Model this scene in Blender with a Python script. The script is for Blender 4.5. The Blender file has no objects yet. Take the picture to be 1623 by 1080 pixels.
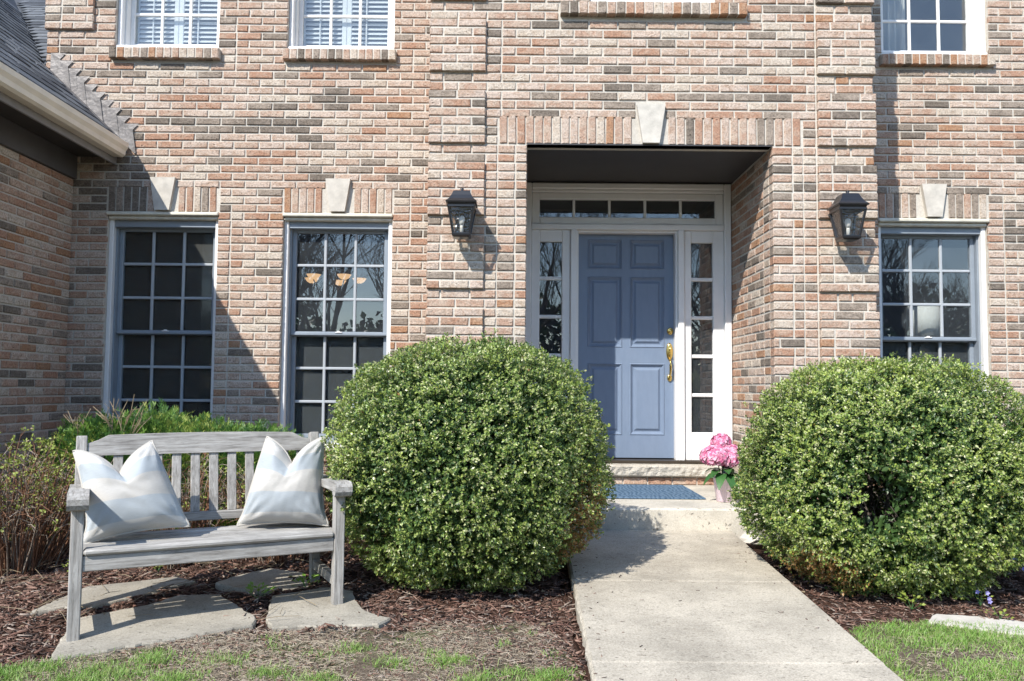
import bpy, math, random
import numpy as np
from mathutils import Vector, Matrix

random.seed(7)
RNG = np.random.default_rng(7)
S = bpy.context.scene
COL = S.collection
R = math.radians
PI = math.pi

# ------------------------------------------------------------------ camera, sky, sun, exposure
CAM_Z = 1.10
cam_d = bpy.data.cameras.new('camera')
cam = bpy.data.objects.new('camera', cam_d)
COL.objects.link(cam)
cam_d.sensor_width = 36.0
cam_d.lens = 36.0 * 1290 / 1623
cam_d.clip_start = 0.05
cam_d.clip_end = 600
cam.matrix_world = (Matrix.Translation((0, 0, CAM_Z)) @ Matrix.Rotation(R(90 + 3.3), 4, 'X') @ Matrix.Rotation(R(0.5), 4, 'Z'))
S.camera = cam

SUN = Vector((0.66, 1.0, -1.10)).normalized()      # the way the light travels
EL = math.asin(-SUN.z)
AZ = math.atan2(-SUN.x, -SUN.y)                    # towards the sun, clockwise from +Y
world = bpy.data.worlds.new('World')
S.world = world
world.use_nodes = True
wn, wl = world.node_tree.nodes, world.node_tree.links
sky = wn.new('ShaderNodeTexSky')
sky.sky_type = 'NISHITA'
sky.sun_disc = False
sky.sun_elevation = EL
sky.sun_rotation = AZ
sky.dust_density = 0.15
sky.ozone_density = 1.5
bg = wn['Background']
wl.new(sky.outputs[0], bg.inputs[0])
bg.inputs[1].default_value = 0.15
sl = bpy.data.lights.new('sun', 'SUN')
sl.energy = 3.4
sl.angle = R(0.5)
sl.color = (1.0, 0.955, 0.88)
so = bpy.data.objects.new('sun', sl)
COL.objects.link(so)
so.location = (-6, -9, 12)
so.rotation_euler = SUN.to_track_quat('-Z', 'Y').to_euler()
S.view_settings.view_transform = 'Standard'
S.view_settings.look = 'None'
S.view_settings.gamma = 1.0
S.view_settings.use_curve_mapping = False
S.view_settings.exposure = 1.04
S.render.engine = 'CYCLES'
S.cycles.max_bounces = 8
S.cycles.transparent_max_bounces = 16

# ------------------------------------------------------------------ materials
class NT:
    def __init__(s, name):
        s.m = bpy.data.materials.new(name)
        s.m.use_nodes = True
        s.n, s.l = s.m.node_tree.nodes, s.m.node_tree.links
        s.b = s.n['Principled BSDF']
        s.out = s.n['Material Output']
    def pos(s, scale=(1, 1, 1), obj=False):
        if obj:
            t = s.n.new('ShaderNodeTexCoord').outputs['Object']
        else:
            t = s.n.new('ShaderNodeNewGeometry').outputs['Position']
        mp = s.n.new('ShaderNodeMapping')
        mp.inputs['Scale'].default_value = scale
        s.l.new(t, mp.inputs[0])
        return mp.outputs[0]
    def noise(s, vec, scale, detail=4, rough=0.6, dist=0.0):
        t = s.n.new('ShaderNodeTexNoise')
        t.inputs['Scale'].default_value = scale
        t.inputs['Detail'].default_value = detail
        t.inputs['Roughness'].default_value = rough
        t.inputs['Distortion'].default_value = dist
        s.l.new(vec, t.inputs['Vector'])
        return t.outputs['Fac']
    def voro(s, vec, scale, feature='F1', out='Distance'):
        t = s.n.new('ShaderNodeTexVoronoi')
        t.feature = feature
        t.inputs['Scale'].default_value = scale
        s.l.new(vec, t.inputs['Vector'])
        return t.outputs[out]
    def ramp(s, fac, stops):
        t = s.n.new('ShaderNodeValToRGB')
        e = t.color_ramp.elements
        e.remove(e[1])
        e[0].position = 0.0
        first = True
        for (p, c) in stops:
            q = e[0] if first else e.new(p)
            if first: q.position = p
            first = False
            if isinstance(c, (int, float)):
                c = (c, c, c)
            q.color = (*c[:3], 1)
        s.l.new(fac, t.inputs[0])
        return t.outputs[0]
    def mix(s, fac, a, b, mode='MIX'):
        t = s.n.new('ShaderNodeMix')
        t.data_type = 'RGBA'
        t.blend_type = mode
        for k, v in ((0, fac), (6, a), (7, b)):
            if isinstance(v, (int, float)):
                t.inputs[k].default_value = v if k == 0 else (v, v, v, 1)
            elif isinstance(v, tuple):
                t.inputs[k].default_value = (*v[:3], 1)
            else:
                s.l.new(v, t.inputs[k])
        return t.outputs[2]
    def math(s, op, a, b=0.0):
        t = s.n.new('ShaderNodeMath')
        t.operation = op
        for k, v in ((0, a), (1, b)):
            if isinstance(v, (int, float)):
                t.inputs[k].default_value = v
            else:
                s.l.new(v, t.inputs[k])
        return t.outputs[0]
    def color(s, c):
        if isinstance(c, tuple):
            s.b.inputs['Base Color'].default_value = (*c[:3], 1)
        else:
            s.l.new(c, s.b.inputs['Base Color'])
    def bump(s, h, strength=0.5, dist=0.01):
        t = s.n.new('ShaderNodeBump')
        t.inputs['Strength'].default_value = strength
        t.inputs['Distance'].default_value = dist
        s.l.new(h, t.inputs['Height'])
        s.l.new(t.outputs[0], s.b.inputs['Normal'])
    def set(s, rough=None, metal=None, spec=None):
        if rough is not None: s.b.inputs['Roughness'].default_value = rough
        if metal is not None: s.b.inputs['Metallic'].default_value = metal
        if spec is not None: s.b.inputs['Specular IOR Level'].default_value = spec
        return s

def simple(name, c, rough=0.6, metal=0.0, spec=0.5, var=0.12, vscale=9, bump=0.0, bscale=120):
    t = NT(name)
    p = t.pos()
    f = t.noise(p, vscale, 5)
    lo = tuple(x * (1 - var) for x in c)
    hi = tuple(min(1, x * (1 + var)) for x in c)
    t.color(t.ramp(f, [(0.3, lo), (0.7, hi)]))
    t.set(rough, metal, spec)
    if bump:
        t.bump(t.noise(p, bscale, 3), bump, 0.003)
    return t.m

def brick_mat(name, base, wash, amount, dark):
    t = NT(name)
    p = t.pos()
    n1 = t.noise(t.pos((1, 1, 1.5)), 15, 5, 0.68, 0.8)
    n2 = t.noise(p, 70, 4, 0.7)
    n3 = t.noise(t.pos((1, 1, 1.6)), 5.0, 2)
    f = t.math('ADD', t.math('MULTIPLY', n1, 0.8), t.math('MULTIPLY', n3, 0.35))
    f = t.ramp(f, [(0.62 - amount * 0.25, 0.0), (0.70 - amount * 0.10, 1.0)])
    c = t.mix(t.math('MULTIPLY', f, min(1.0, 0.25 + amount)), base, wash)
    c = t.mix(1.0, c, t.ramp(n2, [(0.26, 0.48), (0.58, 1.12)]), 'MULTIPLY')
    v = t.noise(t.pos((1, 1, 1.7)), 45, 3, 0.5)
    pits = t.ramp(v, [(0.29, 1.0), (0.335, 0.0)])
    c = t.mix(pits, c, dark)
    t.color(c)
    t.set(0.92, 0, 0.2)
    h = t.math('SUBTRACT', t.math('ADD', t.math('MULTIPLY', n1, 0.7), n2), t.math('MULTIPLY', pits, 0.9))
    t.bump(h, 0.85, 0.009)
    return t.m

M = {}
CREAM = (0.525, 0.428, 0.358)
BR = [
    brick_mat('brick_cream', (0.405, 0.285, 0.212), CREAM, 0.66, (0.16, 0.115, 0.09)),
    brick_mat('brick_pink', (0.405, 0.265, 0.195), (0.485, 0.39, 0.312), 0.50, (0.16, 0.10, 0.075)),
    brick_mat('brick_salmon', (0.375, 0.218, 0.148), (0.46, 0.345, 0.265), 0.36, (0.15, 0.085, 0.055)),
    brick_mat('brick_orange', (0.36, 0.200, 0.118), (0.44, 0.31, 0.22), 0.28, (0.14, 0.075, 0.05)),
    brick_mat('brick_grey', (0.235, 0.190, 0.152), (0.37, 0.305, 0.25), 0.45, (0.06, 0.05, 0.042)),
    brick_mat('brick_dark', (0.170, 0.140, 0.113), (0.29, 0.238, 0.198), 0.28, (0.04, 0.033, 0.028)),
    brick_mat('brick_pale', (0.425, 0.335, 0.258), (0.53, 0.455, 0.378), 0.72, (0.19, 0.145, 0.11)),
]
BRW = [0.30, 0.27, 0.115, 0.025, 0.09, 0.05, 0.15]
BRW_SIDE = [0.22, 0.24, 0.20, 0.04, 0.11, 0.08, 0.11]

def mortar():
    t = NT('mortar')
    p = t.pos()
    n = t.noise(p, 60, 5, 0.7)
    m = t.noise(p, 1.6, 3)
    c = t.mix(1.0, t.ramp(n, [(0.3, (0.46, 0.425, 0.37)), (0.7, (0.62, 0.58, 0.515))]), t.ramp(m, [(0.3, 0.85), (0.7, 1.05)]), 'MULTIPLY')
    t.color(c)
    t.set(0.95, 0, 0.1)
    t.bump(n, 0.6, 0.004)
    return t.m
M['mortar'] = mortar()

def weathered_wood(axis):
    t = NT('weathered_wood')
    sc = [26, 26, 26]
    sc[axis] = 1.6
    p = t.pos(tuple(sc), obj=True)
    g = t.noise(p, 3.0, 6, 0.75, 0.6)
    b = t.noise(t.pos(obj=True), 7, 3)
    c = t.ramp(g, [(0.28, (0.085, 0.078, 0.07)), (0.42, (0.27, 0.255, 0.235)), (0.58, (0.40, 0.385, 0.36)), (0.75, (0.52, 0.50, 0.47))])
    c = t.mix(1.0, c, t.ramp(b, [(0.3, 0.80), (0.7, 1.1)]), 'MULTIPLY')
    t.color(c)
    t.set(0.85, 0, 0.2)
    t.bump(g, 0.6, 0.004)
    return t.m
M['wood_x'] = weathered_wood(0)
M['wood_y'] = weathered_wood(1)
M['wood_z'] = weathered_wood(2)

def concrete(name, lo, hi, stain):
    t = NT(name)
    p = t.pos()
    n = t.noise(p, 120, 4, 0.8)
    m = t.noise(p, 2.2, 6, 0.65)
    k = t.noise(t.pos((1, 2.5, 1)), 9, 6, 0.75, 0.5)
    c = t.ramp(n, [(0.32, lo), (0.62, hi)])
    c = t.mix(1.0, c, t.ramp(m, [(0.34, 0.72), (0.60, 1.06)]), 'MULTIPLY')
    c = t.mix(t.math('MULTIPLY', t.ramp(k, [(0.56, 0.0), (0.70, 1.0)]), 0.50), c, stain)
    w = t.noise(t.pos((1, 3.2, 1)), 34, 3, 0.6)
    pits = t.ramp(w, [(0.325, 1.0), (0.365, 0.0)])
    c = t.mix(t.math('MULTIPLY', pits, 0.75), c, tuple(x * 0.45 for x in stain))
    t.color(c)
    t.set(0.9, 0, 0.2)
    t.bump(t.math('SUBTRACT', n, t.math('MULTIPLY', pits, 1.6)), 0.5, 0.004)
    return t.m
M['concrete'] = concrete('concrete', (0.30, 0.265, 0.212), (0.55, 0.495, 0.405), (0.25, 0.21, 0.16))
M['porch_concrete'] = concrete('porch_concrete', (0.44, 0.405, 0.34), (0.60, 0.56, 0.485), (0.28, 0.24, 0.19))
M['flag'] = concrete('flagstone', (0.26, 0.235, 0.19), (0.42, 0.385, 0.32), (0.17, 0.145, 0.115))
M['limestone'] = simple('limestone', (0.50, 0.465, 0.41), 0.85, var=0.16, vscale=14, bump=0.5, bscale=90)

def rough_stone():
    t = NT('rough_limestone')
    p = t.pos((1, 1, 2.0))
    n = t.noise(p, 12, 6, 0.65, 0.3)
    t.color(t.ramp(n, [(0.3, (0.40, 0.36, 0.30)), (0.7, (0.56, 0.52, 0.45))]))
    t.set(0.9, 0, 0.2)
    t.bump(n, 1.0, 0.035)
    return t.m
M['rough_stone'] = rough_stone()

M['white'] = simple('white_paint', (0.74, 0.73, 0.715), 0.45, var=0.04, vscale=6)
M['trim'] = simple('grey_white_trim', (0.235, 0.270, 0.310), 0.40, var=0.08, vscale=7)
M['trim_aged'] = simple('aged_head_trim', (0.60, 0.565, 0.47), 0.55, var=0.16, vscale=12)
M['muntin'] = simple('muntin_paint', (0.37, 0.395, 0.42), 0.4, var=0.04)
M['shutter'] = simple('white_shutter', (0.78, 0.78, 0.78), 0.45, var=0.03)
M['soffit'] = simple('dark_brown_soffit', (0.060, 0.054, 0.052), 0.6, var=0.15, vscale=3)
M['frieze'] = simple('charcoal_frieze', (0.085, 0.083, 0.085), 0.55, var=0.12, vscale=5, bump=0.2, bscale=40)
M['gutter'] = simple('cream_gutter', (0.76, 0.69, 0.57), 0.35, var=0.08, vscale=6)
M['fascia'] = simple('grey_fascia', (0.22, 0.215, 0.215), 0.5, var=0.1)
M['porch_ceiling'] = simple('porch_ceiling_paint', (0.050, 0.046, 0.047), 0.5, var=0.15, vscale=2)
M['black'] = simple('black_metal', (0.016, 0.016, 0.018), 0.28, 0.0, 0.6, var=0.1)
M['brass'] = simple('brass', (0.72, 0.50, 0.16), 0.22, 1.0, var=0.06, vscale=25)
M['bronze'] = simple('threshold_metal', (0.11, 0.09, 0.07), 0.4, 0.8)
M['bulb'] = simple('bulb_glass', (0.8, 0.8, 0.78), 0.15, 0, 0.6, var=0.02)
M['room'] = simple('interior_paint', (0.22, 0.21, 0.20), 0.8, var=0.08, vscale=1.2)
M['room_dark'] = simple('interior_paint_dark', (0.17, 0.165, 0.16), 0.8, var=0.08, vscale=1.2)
M['shade'] = simple('lamp_fabric', (0.72, 0.71, 0.68), 0.8, var=0.03)
M['curtain'] = simple('curtain_cloth', (0.62, 0.60, 0.56), 0.9, var=0.06)
M['pot'] = simple('pale_pink_glaze', (0.74, 0.60, 0.66), 0.4, var=0.04)
M['soil'] = simple('potting_soil', (0.035, 0.025, 0.018), 0.95)
M['piping'] = simple('cream_piping', (0.44, 0.415, 0.37), 0.9, var=0.04, bump=0.3, bscale=300)

def door_paint():
    t = NT('blue_door_paint')
    p = t.pos()
    n = t.noise(t.pos((1, 1, 0.3)), 30, 3)
    t.color(t.ramp(n, [(0.3, (0.158, 0.206, 0.288)), (0.7, (0.174, 0.224, 0.311))]))
    t.set(0.42, 0, 0.5)
    t.l.new(t.ramp(t.noise(t.pos((1, 1, 0.5)), 6, 5, 0.7), [(0.3, 0.30), (0.7, 0.60)]), t.b.inputs['Roughness'])
    t.bump(t.noise(t.pos((60, 60, 4)), 3, 2), 0.10, 0.002)
    return t.m
M['door'] = door_paint()

def glass(name, tint, refl_rough=0.0, ior=1.55, ripple=0.0, gain=2.0, haze=0.0):
    t = NT(name)
    t.n.remove(t.b)
    tr = t.n.new('ShaderNodeBsdfTransparent')
    tr.inputs[0].default_value = (*tint, 1)
    gl = t.n.new('ShaderNodeBsdfGlossy')
    gl.inputs['Roughness'].default_value = refl_rough
    gl.inputs['Color'].default_value = (1, 1, 1, 1)
    fr = t.n.new('ShaderNodeFresnel')
    fr.inputs[0].default_value = ior
    bf = t.n.new('ShaderNodeNewGeometry').outputs['Backfacing']
    sc = t.math('MINIMUM', t.math('MULTIPLY', fr.outputs[0], gain), 1.0)
    sc = t.math('MULTIPLY', sc, t.math('SUBTRACT', 1.0, bf))
    mx = t.n.new('ShaderNodeMixShader')
    t.l.new(sc, mx.inputs[0])
    t.l.new(tr.outputs[0], mx.inputs[1])
    t.l.new(gl.outputs[0], mx.inputs[2])
    if haze:  # blue-grey haze painted into the pane, lifting the dark glass
        dd = t.n.new('ShaderNodeBsdfDiffuse')
        dd.inputs[0].default_value = (0.55, 0.62, 0.70, 1)
        m2 = t.n.new('ShaderNodeMixShader')
        t.l.new(t.math('MULTIPLY', t.ramp(t.noise(t.pos(), 4, 5, 0.7), [(0.3, 0.6), (0.7, 1.3)]), haze), m2.inputs[0])
        t.l.new(mx.outputs[0], m2.inputs[1])
        t.l.new(dd.outputs[0], m2.inputs[2])
        mx = m2
    t.l.new(mx.outputs[0], t.out.inputs[0])
    if ripple:
        b = t.n.new('ShaderNodeBump')
        b.inputs['Strength'].default_value = ripple
        b.inputs['Distance'].default_value = 0.01
        t.l.new(t.noise(t.pos(), 5, 1), b.inputs['Height'])
        t.l.new(b.outputs[0], gl.inputs['Normal'])
    return t.m
M['glass'] = glass('window_glass', (0.86, 0.88, 0.88), 0.0, 1.6, 0.008, 2.0, 0.028)
M['glass_behind_screen'] = glass('screened_window_glass', (0.86, 0.88, 0.88), 0.05, 1.6, 0.008, 0.35)
M['lantern_glass'] = glass('seeded_lantern_glass', (0.80, 0.79, 0.76), 0.10, 1.6, 0.9)
M['lantern_glass'].node_tree.nodes['Noise Texture'].inputs['Scale'].default_value = 70

def screen_mat(name, c, op, sheen):
    t = NT(name)
    t.n.remove(t.b)
    tr = t.n.new('ShaderNodeBsdfTransparent')
    df = t.n.new('ShaderNodeBsdfPrincipled')
    df.inputs['Base Color'].default_value = (*c, 1)
    df.inputs['Roughness'].default_value = 0.55
    mx = t.n.new('ShaderNodeMixShader')
    mx.inputs[0].default_value = op
    t.l.new(tr.outputs[0], mx.inputs[1])
    t.l.new(df.outputs[0], mx.inputs[2])
    t.l.new(mx.outputs[0], t.out.inputs[0])
    return t.m
M['screen'] = screen_mat('insect_screen', (0.088, 0.080, 0.073), 0.72, 0)
M['screen_grey'] = screen_mat('grey_insect_screen', (0.085, 0.09, 0.098), 0.66, 0)

def emit(name, c, s):
    t = NT(name)
    t.color(c)
    t.b.inputs['Emission Color'].default_value = (*c, 1)
    t.b.inputs['Emission Strength'].default_value = s
    return t.m
M['lit_shade'] = emit('lit_glass_shade', (1.0, 0.60, 0.30), 0.55)

def pillow_mat():
    t = NT('striped_linen')
    uv = t.n.new('ShaderNodeUVMap').outputs[0]
    sp = t.n.new('ShaderNodeSeparateXYZ')
    t.l.new(uv, sp.inputs[0])
    w = t.math('ADD', sp.outputs[1], t.math('MULTIPLY', t.math('SUBTRACT', t.noise(t.pos((1, 1, 1), obj=True), 9, 3), 0.5), 0.02))
    W, B, C = (0.62, 0.605, 0.57), (0.455, 0.49, 0.51), (0.575, 0.55, 0.508)
    stops = [(0.0, W), (0.095, W), (0.105, B), (0.325, B), (0.335, C), (0.60, C), (0.61, B), (0.80, B), (0.81, W), (1.0, W)]
    c = t.ramp(w, stops)
    weave = t.n.new('ShaderNodeTexWave')
    weave.inputs['Scale'].default_value = 90
    weave.inputs['Distortion'].default_value = 1.5
    t.l.new(uv, weave.inputs['Vector'])
    mp = t.n.new('ShaderNodeMapping')
    mp.inputs['Scale'].default_value = (8, 130, 1)
    t.l.new(uv, mp.inputs[0])
    th = t.noise(mp.outputs[0], 2.0, 3)
    c = t.mix(1.0, c, t.ramp(th, [(0.3, 0.90), (0.7, 1.05)]), 'MULTIPLY')
    t.color(c)
    t.set(1.0, 0, 0.0)
    t.bump(t.math('ADD', weave.outputs['Fac'], th), 0.5, 0.003)
    return t.m
M['pillow'] = pillow_mat()

def mat_rug():
    t = NT('blue_doormat_fibre')
    p = t.pos()
    v = t.voro(p, 16, 'SMOOTH_F1')
    w = t.n.new('ShaderNodeTexWave')
    w.inputs['Scale'].default_value = 9
    w.inputs['Distortion'].default_value = 9
    t.l.new(p, w.inputs['Vector'])
    pat = t.math('MULTIPLY', w.outputs['Fac'], v)
    n = t.noise(p, 220, 2)
    c = t.ramp(pat, [(0.05, (0.062, 0.115, 0.185)), (0.22, (0.125, 0.195, 0.28))])
    t.color(t.mix(1.0, c, t.ramp(n, [(0.3, 0.75), (0.7, 1.15)]), 'MULTIPLY'))
    t.set(0.95, 0, 0.1)
    t.bump(t.math('ADD', pat, n), 0.8, 0.006)
    return t.m
M['rug'] = mat_rug()

def leaf_mat(name, c1, c2, rough=0.42, trans=0.25, spec=0.5, scale=14):
    t = NT(name)
    n = t.noise(t.pos(), scale, 3)
    c = t.ramp(n, [(0.32, c1), (0.68, c2)])
    t.color(c)
    t.set(rough, 0, spec)
    tl = t.n.new('ShaderNodeBsdfTranslucent')
    t.l.new(c, tl.inputs[0])
    mx = t.n.new('ShaderNodeMixShader')
    mx.inputs[0].default_value = trans
    t.l.new(t.b.outputs[0], mx.inputs[1])
    t.l.new(tl.outputs[0], mx.inputs[2])
    t.l.new(mx.outputs[0], t.out.inputs[0])
    return t.m
BOX = [leaf_mat('box_leaf_green', (0.185, 0.280, 0.055), (0.250, 0.350, 0.080), 0.38, 0.3, 0.6),
       leaf_mat('box_leaf_mid', (0.295, 0.370, 0.092), (0.380, 0.445, 0.130), 0.38, 0.3, 0.6),
       leaf_mat('box_leaf_pale', (0.46, 0.475, 0.23), (0.56, 0.565, 0.32), 0.32, 0.3, 0.6),
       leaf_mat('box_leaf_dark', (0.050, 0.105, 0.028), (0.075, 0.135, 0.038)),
       leaf_mat('box_leaf_bronze', (0.32, 0.165, 0.055), (0.40, 0.235, 0.09)),
       leaf_mat('box_leaf_fresh', (0.36, 0.44, 0.075), (0.43, 0.51, 0.12), 0.38, 0.3)]
M['bark'] = simple('shrub_bark', (0.10, 0.082, 0.068), 0.9, var=0.3, vscale=40)
M['twig'] = simple('brown_twig', (0.20, 0.10, 0.056), 0.8, var=0.35, vscale=30)
M['twig_grey'] = simple('grey_twig', (0.26, 0.21, 0.165), 0.85, var=0.3, vscale=30)
M['tree_bark'] = simple('tree_bark', (0.075, 0.06, 0.05), 0.9, var=0.3, vscale=4)
JUN = [leaf_mat('evergreen_deep', (0.045, 0.125, 0.028), (0.070, 0.165, 0.038), 0.5, 0.3),
       leaf_mat('evergreen_mid', (0.115, 0.230, 0.036), (0.165, 0.285, 0.05), 0.5, 0.3),
       leaf_mat('evergreen_tip', (0.27, 0.345, 0.06), (0.35, 0.41, 0.10), 0.5, 0.3)]
M['bud_leaf'] = leaf_mat('new_leaf', (0.21, 0.27, 0.045), (0.30, 0.35, 0.07), 0.5)
M['dry_leaf'] = leaf_mat('dry_leaf', (0.24, 0.18, 0.11), (0.36, 0.29, 0.19), 0.8, 0.15)
M['grass'] = leaf_mat('grass_blade', (0.155, 0.315, 0.045), (0.26, 0.42, 0.085), 0.5, 0.3)
M['grass_pale'] = leaf_mat('grass_blade_pale', (0.26, 0.345, 0.10), (0.36, 0.42, 0.16), 0.5, 0.3)
M['straw'] = leaf_mat('dead_grass', (0.33, 0.265, 0.185), (0.48, 0.405, 0.305), 0.8, 0.1)
M['petal'] = leaf_mat('pink_petal', (0.62, 0.13, 0.28), (0.74, 0.27, 0.42), 0.5, 0.3, 0.3, 30)
M['petal_pale'] = leaf_mat('pale_pink_petal', (0.80, 0.42, 0.56), (0.83, 0.52, 0.64), 0.5, 0.3, 0.3, 30)
M['hyd_leaf'] = leaf_mat('hydrangea_leaf', (0.035, 0.115, 0.030), (0.065, 0.165, 0.045), 0.4)
M['violet'] = leaf_mat('violet_petal', (0.30, 0.27, 0.62), (0.42, 0.40, 0.75), 0.6)
M['blue_leaf'] = leaf_mat('blue_green_leaf', (0.085, 0.13, 0.115), (0.12, 0.17, 0.15), 0.6)
CHIP = [simple('mulch_chip_red', (0.135, 0.068, 0.048), 0.9, var=0.3, vscale=60),
        simple('mulch_chip_brown', (0.092, 0.054, 0.039), 0.9, var=0.3, vscale=60),
        simple('mulch_chip_light', (0.235, 0.145, 0.108), 0.9, var=0.3, vscale=60),
        simple('mulch_chip_dark', (0.035, 0.022, 0.017), 0.9, var=0.3, vscale=60),
        simple('mulch_chip_grey', (0.27, 0.215, 0.175), 0.9, var=0.3, vscale=60)]

def mulch_base():
    t = NT('mulch_soil')
    p = t.pos()
    n = t.noise(p, 55, 6, 0.8)
    m = t.noise(p, 6, 4)
    c = t.ramp(n, [(0.3, (0.024, 0.014, 0.010)), (0.5, (0.070, 0.038, 0.027)), (0.7, (0.125, 0.072, 0.052))])
    t.color(t.mix(1.0, c, t.ramp(m, [(0.3, 0.7), (0.7, 1.15)]), 'MULTIPLY'))
    t.set(0.95, 0, 0.1)
    t.bump(n, 1.0, 0.02)
    return t.m
M['mulch'] = mulch_base()

def lawn_base():
    t = NT('thin_lawn_soil')
    p = t.pos()
    n = t.noise(p, 48, 6, 0.8)
    m = t.noise(p, 3.2, 5, 0.6)
    c1 = t.ramp(n, [(0.3, (0.06, 0.045, 0.034)), (0.5, (0.17, 0.13, 0.095)), (0.7, (0.32, 0.26, 0.195))])
    c2 = t.ramp(n, [(0.3, (0.06, 0.10, 0.024)), (0.7, (0.19, 0.235, 0.075))])
    t.color(t.mix(t.ramp(m, [(0.50, 0.0), (0.68, 0.75)]), c1, c2))
    t.set(0.95, 0, 0.1)
    t.bump(n, 1.0, 0.02)
    return t.m
M['lawn'] = lawn_base()

def shingle_mat(name, a, b):
    t = NT(name)
    p = t.pos()
    n = t.noise(p, 260, 3, 0.8)
    m = t.noise(p, 5, 3)
    t.color(t.mix(1.0, t.ramp(n, [(0.3, a), (0.7, b)]), t.ramp(m, [(0.3, 0.75), (0.7, 1.15)]), 'MULTIPLY'))
    t.set(0.9, 0, 0.3)
    t.bump(n, 0.6, 0.003)
    return t.m
SHN = [shingle_mat('shingle_slate', (0.070, 0.078, 0.090), (0.19, 0.205, 0.225)),
       shingle_mat('shingle_grey', (0.085, 0.092, 0.100), (0.20, 0.215, 0.235)),
       shingle_mat('shingle_dark', (0.040, 0.044, 0.052), (0.105, 0.115, 0.13))]

def flash_mat():
    t = NT('weathered_lead')
    n = t.noise(t.pos(), 9, 5, 0.7)
    t.color(t.ramp(n, [(0.3, (0.10, 0.092, 0.09)), (0.7, (0.20, 0.188, 0.182))]))
    t.set(0.5, 0.35, 0.5)
    t.bump(t.noise(t.pos(), 22, 2), 0.4, 0.01)
    return t.m
M['flashing'] = flash_mat()

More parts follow.
